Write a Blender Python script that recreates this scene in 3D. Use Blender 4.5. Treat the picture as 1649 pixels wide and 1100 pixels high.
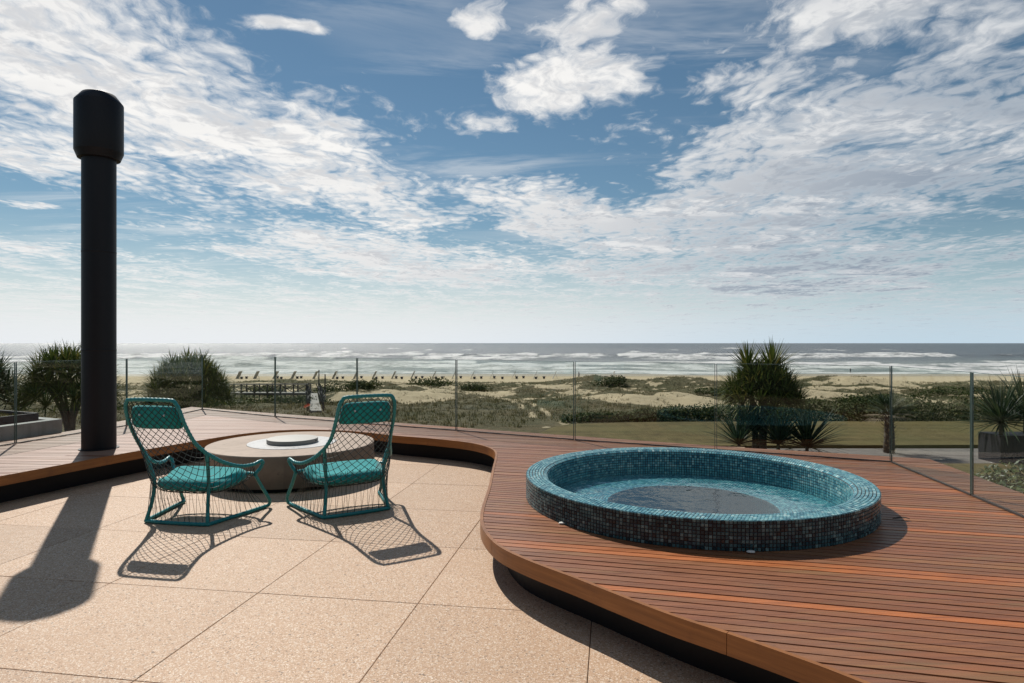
import bpy, bmesh, math, random
import numpy as np
from mathutils import Vector, Matrix, noise as mnoise

random.seed(7); rng = np.random.default_rng(7)
R = math.radians
scene = bpy.context.scene
COL = scene.collection
for o in list(bpy.data.objects): bpy.data.objects.remove(o)

# ------------------------------------------------------------------ camera
EYE = 1.5                       # eye height above the terrace floor (z = 0)
cam_d = bpy.data.cameras.new('camera'); cam = bpy.data.objects.new('camera', cam_d); COL.objects.link(cam)
cam.location = (0, 0, EYE); cam.rotation_euler = (R(90), 0, 0)
cam_d.sensor_width = 36; cam_d.lens = 36*1020/1649; cam_d.shift_y = 1/1649
cam_d.clip_start = .05; cam_d.clip_end = 20000
scene.camera = cam

# ------------------------------------------------------------------ light
SUN_AZ, SUN_EL = R(-29.4), R(45.5)          # left of the view axis (+Y), above the horizon
SUN = Vector((math.sin(SUN_AZ)*math.cos(SUN_EL), math.cos(SUN_AZ)*math.cos(SUN_EL), math.sin(SUN_EL)))
sd = bpy.data.lights.new('sun', 'SUN'); so = bpy.data.objects.new('sun', sd); COL.objects.link(so)
sd.energy = 4.6; sd.angle = R(.5); sd.color = (1, .95, .87)
so.rotation_euler = SUN.to_track_quat('Z', 'Y').to_euler(); so.location = SUN*50
vs = scene.view_settings
vs.view_transform = 'Standard'; vs.look = 'None'; vs.gamma = 1; vs.exposure = 0.0; vs.use_curve_mapping = False
scene.render.engine = 'CYCLES'
cy = scene.cycles
cy.use_denoising = True; cy.max_bounces = 10; cy.transparent_max_bounces = 16; cy.diffuse_bounces = 3
cy.caustics_reflective = False; cy.caustics_refractive = False; cy.sample_clamp_indirect = 6

# ------------------------------------------------------------------ node helper
class NT:
    def __init__(s, tree): s.t = tree; tree.nodes.clear()
    def n(s, typ, ins=None, **props):
        nd = s.t.nodes.new('ShaderNode'+typ)
        for k, v in props.items(): setattr(nd, k, v)
        for k, v in (ins or {}).items():
            sk = nd.inputs[k]
            if isinstance(v, bpy.types.NodeSocket): s.t.links.new(v, sk)
            elif isinstance(v, bpy.types.Node): s.t.links.new(v.outputs[0], sk)
            else: sk.default_value = v
        return nd
    def m(s, op, a, b=0.0, c=0.0, clamp=False):
        nd = s.n('Math', {0: a, 1: b, 2: c}, operation=op); nd.use_clamp = clamp; return nd.outputs[0]
    def vm(s, op, a, b=(0, 0, 0), out=0):
        nd = s.n('VectorMath', {0: a}, operation=op)
        if op == 'SCALE':
            if isinstance(b, bpy.types.NodeSocket): s.t.links.new(b, nd.inputs[3])
            else: nd.inputs[3].default_value = b
        elif op not in ('LENGTH', 'NORMALIZE'):
            if isinstance(b, bpy.types.NodeSocket): s.t.links.new(b, nd.inputs[1])
            else: nd.inputs[1].default_value = b
        return nd.outputs[1 if op in ('LENGTH', 'DOT_PRODUCT') else 0]
    def mix(s, f, a, b, blend='MIX'):
        nd = s.n('Mix', {0: f, 6: a, 7: b}, data_type='RGBA', blend_type=blend); return nd.outputs[2]
    def mr(s, v, a, b, c=0.0, d=1.0, smooth=True):
        nd = s.n('MapRange', {0: v, 1: a, 2: b, 3: c, 4: d}, interpolation_type='SMOOTHSTEP' if smooth else 'LINEAR'); return nd.outputs[0]
    def ramp(s, f, stops, interp='LINEAR'):
        nd = s.n('ValToRGB', {0: f}); cr = nd.color_ramp; cr.interpolation = interp
        while len(cr.elements) < len(stops): cr.elements.new(.5)
        for e, (p, c) in zip(cr.elements, stops):
            e.position = p; e.color = (*c, 1) if len(c) == 3 else c
        return nd.outputs[0]
    def noise(s, vec, scale, detail=4, rough=.55, dist=0.0, out=0):
        return s.n('TexNoise', {'Vector': vec, 'Scale': scale, 'Detail': detail, 'Roughness': rough, 'Distortion': dist}).outputs[out]
    def mapping(s, vec, loc=(0, 0, 0), rot=(0, 0, 0), scale=(1, 1, 1), typ='POINT'):
        return s.n('Mapping', {'Vector': vec, 'Location': loc, 'Rotation': rot, 'Scale': scale}, vector_type=typ).outputs[0]
    def xyz(s, vec): return s.n('SeparateXYZ', {0: vec}).outputs
    def comb(s, x, y, z=0.0): return s.n('CombineXYZ', {0: x, 1: y, 2: z}).outputs[0]

def c4(c): return (c[0], c[1], c[2], 1)

def mat(name, color=None, rough=.6, metal=0.0, spec=.5, fn=None):
    """Principled material; fn(t, bsdf) may wire colour, roughness and bump."""
    m = bpy.data.materials.new(name); m.use_nodes = True
    t = NT(m.node_tree)
    b = t.n('BsdfPrincipled', {'Roughness': rough, 'Metallic': metal, 'Specular IOR Level': spec})
    out = t.n('OutputMaterial', {0: b.outputs[0]})
    if color: b.inputs['Base Color'].default_value = c4(color)
    if fn: fn(t, b)
    return m
def bump(t, b, h, strength=.3, dist=.01):
    bp = t.n('Bump', {'Strength': strength, 'Distance': dist, 'Height': h}); t.t.links.new(bp.outputs[0], b.inputs['Normal']); return bp
def pos(t): return t.n('NewGeometry').outputs['Position']
def setin(t, b, k, v): t.t.links.new(v, b.inputs[k])

# ------------------------------------------------------------------ sky with a layer of altocumulus
# plane coordinates of the cloud layer: (x, y, angle, half length, half width, weight)
CLOUDS = [(-1.229,2.953,1.328,3.068,0.898,1.00),(-1.123,1.927,0.917,0.389,0.233,0.80),(-2.199,3.095,1.103,1.206,0.708,0.95),
 (-0.781,2.618,0.670,0.30,0.24,0.85),(-4.155,6.475,1.492,3.345,1.665,0.80),(-1.081,6.701,1.165,3.623,1.962,1.00),
 (0.170,2.297,-0.537,0.44,0.36,1.00),(0.22,1.84,-0.299,0.26,0.22,0.95),(-0.205,2.64,3.020,0.36,0.18,0.80),
 (-0.096,1.788,0.001,0.15,0.15,0.95),(1.785,3.997,-0.170,1.456,3.239,1.05),(1.166,1.871,0.209,0.60,0.32,0.95),
 (0.762,2.316,0.091,0.30,0.30,0.80),(0.638,4.804,-0.605,0.763,2.097,1.12),(-0.190,3.917,0.275,0.20,0.32,0.95),
 (-0.623,1.883,0.188,0.16,0.09,1.0),(-2.958,3.846,0.072,0.2,0.24,0.9),(1.963,2.838,-0.829,0.5,1.2,0.95),
 (-1.492,1.916,0.033,0.14,0.19,0.75),(0.60,3.060,-0.740,0.32,0.28,0.7),(1.45,2.75,0.3,0.6,0.5,0.85),(3.4,7.5,1.2,4.5,2.6,1.0),(1.2,7.0,1.3,2.5,1.2,0.95)]
SKY = .1
world = bpy.data.worlds.new('World'); scene.world = world; world.use_nodes = True
t = NT(world.node_tree)
sky = t.n('TexSky', sky_type='NISHITA', sun_disc=False, sun_elevation=SUN_EL, sun_rotation=SUN_AZ, altitude=10, air_density=1.0, dust_density=.05, ozone_density=1.0)
D = t.vm('NORMALIZE', t.n('TexCoord').outputs['Generated'])
dx, dy, dz = t.xyz(D)
den = t.m('ADD', t.m('MAXIMUM', dz, 0.0), .03)
P = t.comb(t.m('DIVIDE', dx, den), t.m('DIVIDE', dy, den))
wv = t.n('TexNoise', {'Vector': P, 'Scale': 1.3, 'Detail': 4, 'Roughness': .6}).outputs[1]
Pw = t.vm('ADD', P, t.vm('SCALE', t.vm('SUBTRACT', wv, (.5, .5, .5)), .5))
cover = None
for (x, y, a, l, w, wt) in CLOUDS:
    q = t.vm('LENGTH', t.mapping(Pw, (x, y, 0), (0, 0, a), (l*1.15, w*1.15, 1), 'TEXTURE'))
    g = t.mr(q, 1.3, .2, 0.0, wt)
    cover = g if cover is None else t.m('MAXIMUM', cover, g)
# elsewhere the same layer goes on, patchy
far = t.mr(dy, .55, .2)
cover = t.m('MAXIMUM', cover, t.m('MULTIPLY', far, t.mr(t.noise(P, .45, 3), .42, .62, 0.0, .9)))
# streaks low over the sea
low = t.mr(dz, .15, .07)
cover = t.m('MAXIMUM', cover, t.m('MULTIPLY', low, .74))
Pf = t.mapping(Pw, (0, 0, 0), (0, 0, R(-20)), (1.0, .72, 1))
n1 = t.noise(Pf, 1.7, 9, .62, .08)
n2 = t.noise(Pf, 10.0, 7, .66, .12)
n3 = t.noise(t.mapping(Pw, (3, 1, 0), (0, 0, R(25)), (3.0, .7, 1)), 1.6, 6, .66, .1)
cells = t.n('TexVoronoi', {'Vector': t.mapping(Pw, (0, 0, 0), (0, 0, R(20)), (1.3, .8, 1)), 'Scale': 13.0}, feature='F1').outputs['Distance']
dens = t.m('ADD', t.m('ADD', t.m('MULTIPLY', n1, .46), t.m('MULTIPLY', n2, .27)), t.m('ADD', t.m('MULTIPLY', n3, .21), t.m('MULTIPLY', t.m('SUBTRACT', .80, cells), .10)))
thr = t.mr(cover, 0.0, 1.0, .72, .385, smooth=False)
body = t.m('SUBTRACT', dens, thr)
alpha = t.mr(body, -.035, .15)
# thin high veil, streaky
veil = t.noise(t.mapping(P, (5, 2, 0), (0, 0, R(-35)), (.5, 1.6, 1)), 1.2, 6, .66, .8)
veilm = t.mr(t.noise(t.vm('ADD', P, (.35, .2, 0)), .5, 2), .42, .60)
alpha = t.m('MAXIMUM', alpha, t.m('MULTIPLY', t.mr(veil, .46, .70, 0.0, .42), veilm))
# light on the clouds: edges towards the sun bright, thick parts grey
sunp = Vector((SUN.x, SUN.y, 0)).normalized()
nS = t.noise(t.vm('ADD', Pf, tuple(sunp*.12)), 1.7, 5, .62, .08)
nS2 = t.noise(t.vm('ADD', Pf, tuple(sunp*.035)), 10.0, 4, .66, .12)
lit = t.mr(t.m('ADD', t.m('SUBTRACT', n1, nS), t.m('MULTIPLY', t.m('SUBTRACT', n2, nS2), .45)), -.11, .11)
thick = t.mr(body, .02, .16)
cosu = t.vm('DOT_PRODUCT', D, tuple(SUN))
near = t.mr(cosu, .42, .86)
white = t.mix(near, (.72, .75, .785, 1), (1.06, 1.045, 1.02, 1))
grey = t.mix(near, (.30, .37, .46, 1), (.70, .71, .735, 1))
layer = t.mr(t.noise(t.mapping(Pw, (1, 4, 0), (0, 0, R(-12)), (.35, 1.0, 1)), 1.5, 5, .55, .3), .40, .56)
shade = t.m('MULTIPLY', t.m('MAXIMUM', t.m('SUBTRACT', 1.0, lit), t.m('MULTIPLY', layer, t.m('SUBTRACT', 1.0, t.m('MULTIPLY', near, .75)))), thick)
ccol = t.mix(t.m('MULTIPLY', shade, .95), white, grey)
clear = t.n('HueSaturation', {'Hue': .492, 'Saturation': 1.02, 'Value': .56, 'Color': t.mix(1.0, sky.outputs[0], (.90, 1.02, 1.06, 1), 'MULTIPLY')}).outputs[0]
# pale air towards the horizon, behind the clouds and, lowest down, before them
hazec = t.mix(t.mr(cosu, .3, .78), (.58, .73, .84, 1), (.92, .945, .97, 1))
hazeS = t.vm('SCALE', hazec, .92/SKY)
clear = t.mix(t.m('MULTIPLY', t.m('POWER', t.mr(dz, .23, -.02), 1.8), .92), clear, hazeS)
skyc = t.mix(alpha, clear, t.vm('SCALE', ccol, .90/SKY))
skyc = t.mix(t.m('MULTIPLY', t.m('POWER', t.mr(dz, .08, -.01), 1.5), .92), skyc, hazeS)
bg = t.n('Background', {0: skyc, 1: SKY})
t.n('OutputWorld', {0: bg.outputs[0]})

world.cycles.sampling_method = 'MANUAL'; world.cycles.sample_map_resolution = 512
# ------------------------------------------------------------------ mesh helpers
class MB:
    def __init__(s): s.v = []; s.f = []
    def add(s, verts, faces):
        k = len(s.v); s.v.extend([tuple(p) for p in verts]); s.f.extend([tuple(i+k for i in f) for f in faces])
    def box(s, c, d, rz=0.0, taper=0.0):
        x, y, z = d[0]/2, d[1]/2, d[2]/2; ca, sa = math.cos(rz), math.sin(rz); vs_ = []
        for sz in (-1, 1):
            k = 1-(taper if sz > 0 else 0)
            for sx, sy in ((-1, -1), (1, -1), (1, 1), (-1, 1)):
                px, py = sx*x*k, sy*y*k
                vs_.append((c[0]+px*ca-py*sa, c[1]+px*sa+py*ca, c[2]+sz*z))
        s.add(vs_, [(3, 2, 1, 0), (4, 5, 6, 7), (0, 1, 5, 4), (1, 2, 6, 5), (2, 3, 7, 6), (3, 0, 4, 7)])
    def beam(s, a, b, w, h):
        a, b = Vector(a), Vector(b); d = (b-a).normalized()
        up = Vector((0, 0, 1)) if abs(d.z) < .95 else Vector((0, 1, 0))
        r = d.cross(up).normalized(); u = r.cross(d)
        vs_ = [p+r*sx*w/2+u*sy*h/2 for p in (a, b) for sx, sy in ((-1, -1), (1, -1), (1, 1), (-1, 1))]
        s.add(vs_, [(0, 1, 2, 3), (7, 6, 5, 4), (4, 5, 1, 0), (5, 6, 2, 1), (6, 7, 3, 2), (7, 4, 0, 3)])
    def tube(s, pts, rad, sides=8, closed=False, caps=True):
        pts = [Vector(p) for p in pts]; n = len(pts)
        rr = rad if hasattr(rad, '__len__') else [rad]*n
        up = None; vs_ = []
        for i, p in enumerate(pts):
            if closed: d = (pts[(i+1) % n]-pts[i-1]).normalized()
            else: d = (pts[min(i+1, n-1)]-pts[max(i-1, 0)]).normalized()
            if up is None:
                up = Vector((0, 0, 1)) if abs(d.z) < .9 else Vector((1, 0, 0))
            r = d.cross(up)
            if r.length < 1e-6: r = d.orthogonal()
            r.normalize(); up = r.cross(d).normalized()
            for k in range(sides):
                a = 2*math.pi*k/sides
                vs_.append(p+(r*math.cos(a)+up*math.sin(a))*rr[i])
        fs = []
        for i in range(n if closed else n-1):
            j = (i+1) % n
            for k in range(sides):
                k2 = (k+1) % sides
                fs.append((i*sides+k2, i*sides+k, j*sides+k, j*sides+k2))
        if caps and not closed:
            fs.append(tuple(range(sides))); fs.append(tuple(reversed(range((n-1)*sides, n*sides))))
        s.add(vs_, fs)
    def lathe(s, prof, seg=64, c=(0, 0, 0), close=False):
        n = len(prof); vs_ = []
        for k in range(seg):
            a = 2*math.pi*k/seg
            for r, z in prof: vs_.append((c[0]+r*math.cos(a), c[1]+r*math.sin(a), c[2]+z))
        fs = []
        for k in range(seg):
            k2 = (k+1) % seg
            for i in range(n if close else n-1):
                j = (i+1) % n
                fs.append((k*n+i, k2*n+i, k2*n+j, k*n+j))
        s.add(vs_, fs)
    def prism(s, poly, z0, z1):
        n = len(poly)
        s.add([(p[0], p[1], z0) for p in poly]+[(p[0], p[1], z1) for p in poly],
              [tuple(reversed(range(n))), tuple(range(n, 2*n))]+[(i, (i+1) % n, (i+1) % n+n, i+n) for i in range(n)])
    def mesh(s, name):
        me = bpy.data.meshes.new(name); me.from_pydata(s.v, [], s.f); me.update(); return me
    def build(s, name, material, parent=None, smooth=False):
        return obj(name, s.mesh(name), material, parent, smooth)
def obj(name, me, material=None, parent=None, smooth=False):
    o = bpy.data.objects.new(name, me); COL.objects.link(o)
    if material is not None and me is not None:
        if not me.materials: me.materials.append(material)
    if parent: o.parent = parent
    if smooth:
        me.polygons.foreach_set('use_smooth', [True]*len(me.polygons))
        if smooth != 'all':
            try: me.set_sharp_from_angle(angle=R(40))
            except Exception: pass
    return o
def tag(o, label, cat, group=None):
    o['label'] = label; o['category'] = cat
    if group: o['group'] = group
    return o
def struct(o): o['kind'] = 'structure'; return o
def stuff(o): o['kind'] = 'stuff'; return o
def thing(name, label, cat, loc=(0, 0, 0), rz=0.0, group=None):
    o = bpy.data.objects.new(name, None); COL.objects.link(o); o.empty_display_size = .2
    o.location = loc; o.rotation_euler = (0, 0, rz); return tag(o, label, cat, group)
ORD = ['first', 'second', 'third', 'fourth', 'fifth', 'sixth', 'seventh', 'eighth', 'ninth', 'tenth', 'eleventh', 'twelfth', 'thirteenth', 'fourteenth', 'fifteenth', 'sixteenth', 'seventeenth', 'eighteenth', 'nineteenth', 'twentieth', 'twenty-first', 'twenty-second', 'twenty-third', 'twenty-fourth', 'twenty-fifth', 'twenty-sixth', 'twenty-seventh', 'twenty-eighth', 'twenty-ninth', 'thirtieth', 'thirty-first', 'thirty-second', 'thirty-third', 'thirty-fourth']
def catmull(pts, per=8, closed=False):
    pts = [Vector(p) for p in pts]; n = len(pts); out = []
    for i in range(n if closed else n-1):
        p0 = pts[(i-1) % n] if closed or i > 0 else pts[0]*2-pts[1]
        p1, p2 = pts[i], pts[(i+1) % n]
        p3 = pts[(i+2) % n] if closed or i+2 < n else p2*2-p1
        for k in range(per):
            u = k/per
            out.append(.5*((2*p1)+(p2-p0)*u+(2*p0-5*p1+4*p2-p3)*u*u+(3*p1-p0-3*p2+p3)*u**3))
    if not closed: out.append(pts[-1])
    return out
def resample(pts, step):
    L = [0.0]
    for a, b in zip(pts, pts[1:]): L.append(L[-1]+(b-a).length)
    n = max(2, int(round(L[-1]/step))+1); out = []; j = 0
    for k in range(n):
        s_ = L[-1]*k/(n-1)
        while j < len(L)-2 and L[j+1] < s_: j += 1
        u = (s_-L[j])/max(1e-9, L[j+1]-L[j]); out.append(pts[j].lerp(pts[j+1], min(1, max(0, u))))
    return out
def inside(p, poly):
    c = False; j = len(poly)-1
    for i in range(len(poly)):
        a, b = poly[i], poly[j]
        if (a[1] > p[1]) != (b[1] > p[1]) and p[0] < (b[0]-a[0])*(p[1]-a[1])/(b[1]-a[1])+a[0]: c = not c
        j = i
    return c
# value noise on arrays
def vnoise(x, y, seed=0):
    xi = np.floor(x).astype(np.int64); yi = np.floor(y).astype(np.int64); xf = x-xi; yf = y-yi
    u = xf*xf*(3-2*xf); v = yf*yf*(3-2*yf)
    def h(a, b):
        n = (a*374761393+b*668265263+seed*982451653) & 0x7fffffff
        n = ((n ^ (n >> 13))*1274126177) & 0x7fffffff
        return ((n ^ (n >> 16)) & 0xffff)/65535.0
    return (h(xi, yi)*(1-u)+h(xi+1, yi)*u)*(1-v)+(h(xi, yi+1)*(1-u)+h(xi+1, yi+1)*u)*v
def fbm(x, y, oct=4, seed=0):
    s_ = 0; a = .5; tot = 0
    for k in range(oct): s_ = s_+a*vnoise(x*2**k, y*2**k, seed+k*17); tot += a; a *= .5
    return s_/tot
def sstep(a, b, x):
    u = np.clip((x-a)/(b-a), 0, 1); return u*u*(3-2*u)

# ------------------------------------------------------------------ materials
def f_aggregate(t, b):
    p = pos(t)
    v = t.n('TexVoronoi', {'Vector': p, 'Scale': 230.0, 'Randomness': 1.0}); cell = t.xyz(v.outputs['Color'])[0]
    v2 = t.n('TexVoronoi', {'Vector': p, 'Scale': 120.0, 'Randomness': 1.0}); cell2 = t.xyz(v2.outputs['Color'])[1]
    col = t.ramp(cell, [(0, (.26, .15, .09)), (.12, (.42, .262, .16)), (.55, (.51, .33, .205)), (.88, (.56, .385, .255)), (.95, (.74, .60, .45)), (1, (.86, .77, .66))])
    chip = t.mr(cell2, .86, .90); col = t.mix(t.m('MULTIPLY', chip, .55), col, (.70, .60, .49, 1))
    drk = t.mr(cell2, .035, .02); col = t.mix(t.m('MULTIPLY', drk, .7), col, (.10, .07, .05, 1))
    st = t.noise(p, 1.6, 5, .6); col = t.mix(t.mr(st, .40, .66, 0, .22), col, (.44, .295, .19, 1))
    st2 = t.noise(p, .45, 3, .5); col = t.mix(t.mr(st2, .45, .7, 0, .18), col, (.62, .45, .33, 1))
    r = t.n('ObjectInfo').outputs['Random']; col = t.mix(1.0, col, t.ramp(r, [(0, (.90, .895, .89)), (.5, (1.0, .99, .98)), (1, (1.05, 1.05, 1.05))]), 'MULTIPLY')
    setin(t, b, 'Base Color', col); bump(t, b, v.outputs['Distance'], .25, .003)
M_agg = mat('exposed_aggregate', rough=.62, spec=.35, fn=f_aggregate)
M_joint = mat('joint_mortar', (.20, .14, .095), .9)
M_black = mat('black_painted_steel', (.008, .0072, .009), .5, spec=.3)
def f_plank(island, worn_sheen=0.0):
    def f(t, b):
        p = pos(t); r = t.n('NewGeometry').outputs['Random Per Island'] if island else t.n('ObjectInfo').outputs['Random']
        base = t.ramp(r, [(0, (.20, .072, .030)), (.25, (.26, .100, .042)), (.45, (.225, .086, .040)), (.65, (.285, .118, .048)), (.86, (.24, .092, .042)), (.93, (.37, .120, .038)), (1, (.46, .145, .042))])
        q = t.mapping(p, (0, 0, 0), (0, 0, R(13)), (1, 18, 18)); q = t.vm('ADD', q, t.vm('SCALE', t.comb(r, r, r), 37.0))
        g = t.noise(q, 3.2, 6, .65, .4); col = t.mix(1.0, base, t.ramp(g, [(.25, (.60, .58, .56)), (.5, (1, 1, 1)), (.75, (1.28, 1.24, 1.15))]), 'MULTIPLY')
        w = t.noise(q, .9, 3, .5); col = t.mix(t.mr(w, .54, .70, 0, .45), col, (.225, .135, .052, 1))
        w1 = t.noise(t.vm('ADD', q, (9, 3, 1)), .7, 3, .5); col = t.mix(t.mr(w1, .55, .72, 0, .4), col, (.33, .11, .05, 1))
        w2 = t.noise(p, 1.3, 4, .6); col = t.mix(t.mr(w2, .5, .72, 0, .2), col, (.23, .165, .12, 1))
        if worn_sheen: col = t.mix(t.mr(w2, .3, .7, worn_sheen*.6, worn_sheen), col, (.40, .265, .20, 1))
        setin(t, b, 'Base Color', col); setin(t, b, 'Roughness', t.mr(g, .3, .7, .40, .56)); bump(t, b, g, .2, .002)
    return f
M_plank = mat('oiled_hardwood', rough=.42, spec=.45, fn=f_plank(False))
M_plank_walk = mat('weathered_sheen_hardwood', rough=.5, spec=.5, fn=f_plank(False, .55))  # paler left boards: part weathering, part sun sheen put into the colour
M_plank_isl = mat('oiled_hardwood_offcuts', rough=.42, spec=.45, fn=f_plank(True))
def f_fascia(t, b):
    p = pos(t); q = t.mapping(p, scale=(2, 2, 40)); g = t.noise(q, 1.2, 5, .6, .5)
    col = t.ramp(g, [(.3, (.22, .080, .019)), (.55, (.31, .118, .029)), (.75, (.39, .155, .043))])
    s_ = t.noise(p, 5, 4, .6); col = t.mix(t.mr(s_, .52, .7, 0, .4), col, (.15, .055, .02, 1)); setin(t, b, 'Base Color', col)
M_fascia = mat('varnished_fascia', rough=.42, fn=f_fascia)
def f_conc(dark, light, sc=1.0):
    def f(t, b):
        p = pos(t); g = t.noise(p, 2.2*sc, 8, .65, .3); col = t.ramp(g, [(.3, dark), (.7, light)])
        d = t.noise(p, 22*sc, 4, .6); col = t.mix(t.mr(d, .62, .74, 0, .5), col, (*[x*.55 for x in dark], 1))
        st = t.noise(t.mapping(p, scale=(9, 9, .7)), 1, 4, .6); col = t.mix(t.mr(st, .5, .7, 0, .35), col, (*[x*.6 for x in dark], 1))
        setin(t, b, 'Base Color', col); bump(t, b, d, .25, .004)
    return f
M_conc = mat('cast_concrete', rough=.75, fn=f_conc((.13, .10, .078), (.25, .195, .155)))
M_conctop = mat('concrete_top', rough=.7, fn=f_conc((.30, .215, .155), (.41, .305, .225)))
M_greyconc = mat('grey_concrete', rough=.8, fn=f_conc((.24, .25, .24), (.36, .37, .35)))
def f_marble(t, b):
    p = pos(t); g = t.noise(p, 5, 8, .7, 1.5); setin(t, b, 'Base Color', t.ramp(g, [(.35, (.34, .33, .32)), (.46, (.60, .58, .56)), (.7, (.68, .66, .63))]))
M_marble = mat('white_stone_plate', rough=.35, fn=f_marble)
M_lid = mat('brushed_steel_lid', (.20, .195, .185), .5, .7)
# tile
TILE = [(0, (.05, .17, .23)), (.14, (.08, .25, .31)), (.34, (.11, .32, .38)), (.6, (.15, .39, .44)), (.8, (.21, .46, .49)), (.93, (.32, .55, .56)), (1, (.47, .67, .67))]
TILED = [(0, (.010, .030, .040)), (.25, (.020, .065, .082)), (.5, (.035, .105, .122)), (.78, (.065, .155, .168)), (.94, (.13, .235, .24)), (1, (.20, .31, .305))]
def f_tile(stops, per_object=False):
    def f(t, b):
        r = t.n('ObjectInfo').outputs['Random'] if per_object else t.n('NewGeometry').outputs['Random Per Island']
        p = pos(t); g = t.noise(p, 60, 3, .6)
        col = t.mix(1.0, t.ramp(r, stops), t.ramp(g, [(.3, (.75, .78, .8)), (.7, (1.2, 1.15, 1.12))]), 'MULTIPLY')
        r2 = t.m('FRACT', t.m('MULTIPLY', r, 91.7)); col = t.mix(t.mr(r2, .93, .97, 0, .2), col, (.10, .10, .16, 1))
        setin(t, b, 'Base Color', col); setin(t, b, 'Roughness', t.mr(r2, 0, 1, .12, .34)); bump(t, b, g, .12, .002)
    return f
M_tile = mat('glass_mosaic', rough=.2, fn=f_tile(TILE))
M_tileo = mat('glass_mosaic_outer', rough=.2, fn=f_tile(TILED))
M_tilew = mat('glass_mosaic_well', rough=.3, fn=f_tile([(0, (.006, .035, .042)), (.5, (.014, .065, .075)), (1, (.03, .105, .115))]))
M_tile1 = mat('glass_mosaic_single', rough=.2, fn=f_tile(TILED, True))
M_grout = mat('red_brown_grout', (.05, .027, .024), .85)
# water of the spa
M_water = bpy.data.materials.new('spa_water'); M_water.use_nodes = True
t = NT(M_water.node_tree); p = pos(t)
h = t.m('ADD', t.noise(p, 5.5, 3, .5, .6), t.m('MULTIPLY', t.noise(p, 19, 3, .5, .4), .3))
bp = t.n('Bump', {'Strength': .30, 'Distance': .02, 'Height': h})
tr = t.n('BsdfTransparent', {0: (.78, .95, .965, 1)}); gl = t.n('BsdfGlossy', {0: (1, 1, 1, 1), 'Roughness': .03, 'Normal': bp.outputs[0]})
fr = t.n('Fresnel', {'IOR': 1.33, 'Normal': bp.outputs[0]})
t.n('OutputMaterial', {0: t.n('MixShader', {0: t.m('MULTIPLY', fr.outputs[0], .30), 1: tr.outputs[0], 2: gl.outputs[0]}).outputs[0]})
# clear glass
M_glass = bpy.data.materials.new('clear_glass'); M_glass.use_nodes = True
t = NT(M_glass.node_tree)
tr = t.n('BsdfTransparent', {0: (.94, .962, .95, 1)}); gl = t.n('BsdfGlossy', {0: (.95, 1, .98, 1), 'Roughness': .0})
fr = t.n('Fresnel', {'IOR': t.mr(t.n('NewGeometry').outputs['Backfacing'], 0.0, 1.0, 1.5, 1/1.5, smooth=False)})
t.n('OutputMaterial', {0: t.n('MixShader', {0: t.m('MULTIPLY', fr.outputs[0], .5), 1: tr.outputs[0], 2: gl.outputs[0]}).outputs[0]})
M_gedge = mat('polished_glass_edge', (.10, .15, .135), .2)
M_channel = mat('dark_bronze_channel', (.05, .04, .035), .5)
# chairs
def f_rope(t, b):
    p = t.n('TexCoord').outputs['Object']; g = t.noise(p, 90, 3, .6); setin(t, b, 'Base Color', t.ramp(g, [(.3, (.0, .15, .165)), (.7, (.015, .27, .28))])); bump(t, b, g, .4, .002)
M_teal = mat('teal_wrapped_frame', rough=.38, fn=f_rope)
M_net = mat('dark_net_cord', (.018, .033, .034), .6)
def f_cush(t, b):
    p = t.n('TexCoord').outputs['Object']; g = t.noise(p, 260, 2, .5); g2 = t.noise(p, 7, 3, .5)
    col = t.ramp(g2, [(.3, (.012, .28, .285)), (.7, (.02, .35, .35))]); setin(t, b, 'Base Color', col); bump(t, b, g, .3, .002)
    b.inputs['Sheen Weight'].default_value = .25
M_cush = mat('teal_cushion_fabric', rough=.9, spec=.2, fn=f_cush)
M_button = mat('steel_button', (.55, .53, .5), .3, 1.0)
# plants
def f_leaf(a, bb, tip=None):
    def f(t, b):
        r = t.n('NewGeometry').outputs['Random Per Island']; col = t.ramp(r, [(0, a), (.75, bb), (1, tip or bb)])
        setin(t, b, 'Base Color', col)
        bs = b.outputs[0]; tl = t.n('BsdfTranslucent', {0: col}); mx = t.n('MixShader', {0: .22, 1: bs, 2: tl.outputs[0]})
        outn = [n for n in t.t.nodes if n.type == 'OUTPUT_MATERIAL'][0]; t.t.links.new(mx.outputs[0], outn.inputs[0])
    return f
M_sword = mat('sword_leaf', rough=.55, spec=.3, fn=f_leaf((.026, .048, .012), (.105, .135, .026), (.24, .20, .05)))
M_swordd = mat('dark_sword_leaf', rough=.5, spec=.35, fn=f_leaf((.016, .034, .018), (.045, .075, .030), (.12, .13, .06)))
M_shrub = mat('shrub_leaf', rough=.8, spec=.15, fn=f_leaf((.020, .034, .010), (.060, .080, .022), (.13, .125, .045)))
M_hedge = mat('hedge_leaf', rough=.45, fn=f_leaf((.030, .055, .012), (.085, .12, .03), (.15, .17, .05)))
M_grass = mat('dune_grass', rough=.7, fn=f_leaf((.055, .054, .018), (.165, .148, .058), (.36, .305, .165)))
M_turf = mat('turf_blades', rough=.7, fn=f_leaf((.075, .080, .018), (.15, .14, .035), (.22, .19, .06)))
M_bark = mat('bark', rough=.85, fn=f_conc((.055, .046, .036), (.13, .108, .085), 3))
M_dead = mat('dry_frond', (.30, .24, .16), .8)
M_flower = mat('orange_petal', (.75, .16, .05), .6); M_white = mat('white_petal', (.8, .8, .76), .6)
def f_grey(t, b):
    p = pos(t); g = t.noise(t.mapping(p, scale=(1, 1, 6)), 3, 5, .6); setin(t, b, 'Base Color', t.ramp(g, [(.3, (.15, .14, .125)), (.7, (.30, .285, .255))]))
M_greywood = mat('weathered_grey_wood', rough=.8, fn=f_grey)
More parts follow.
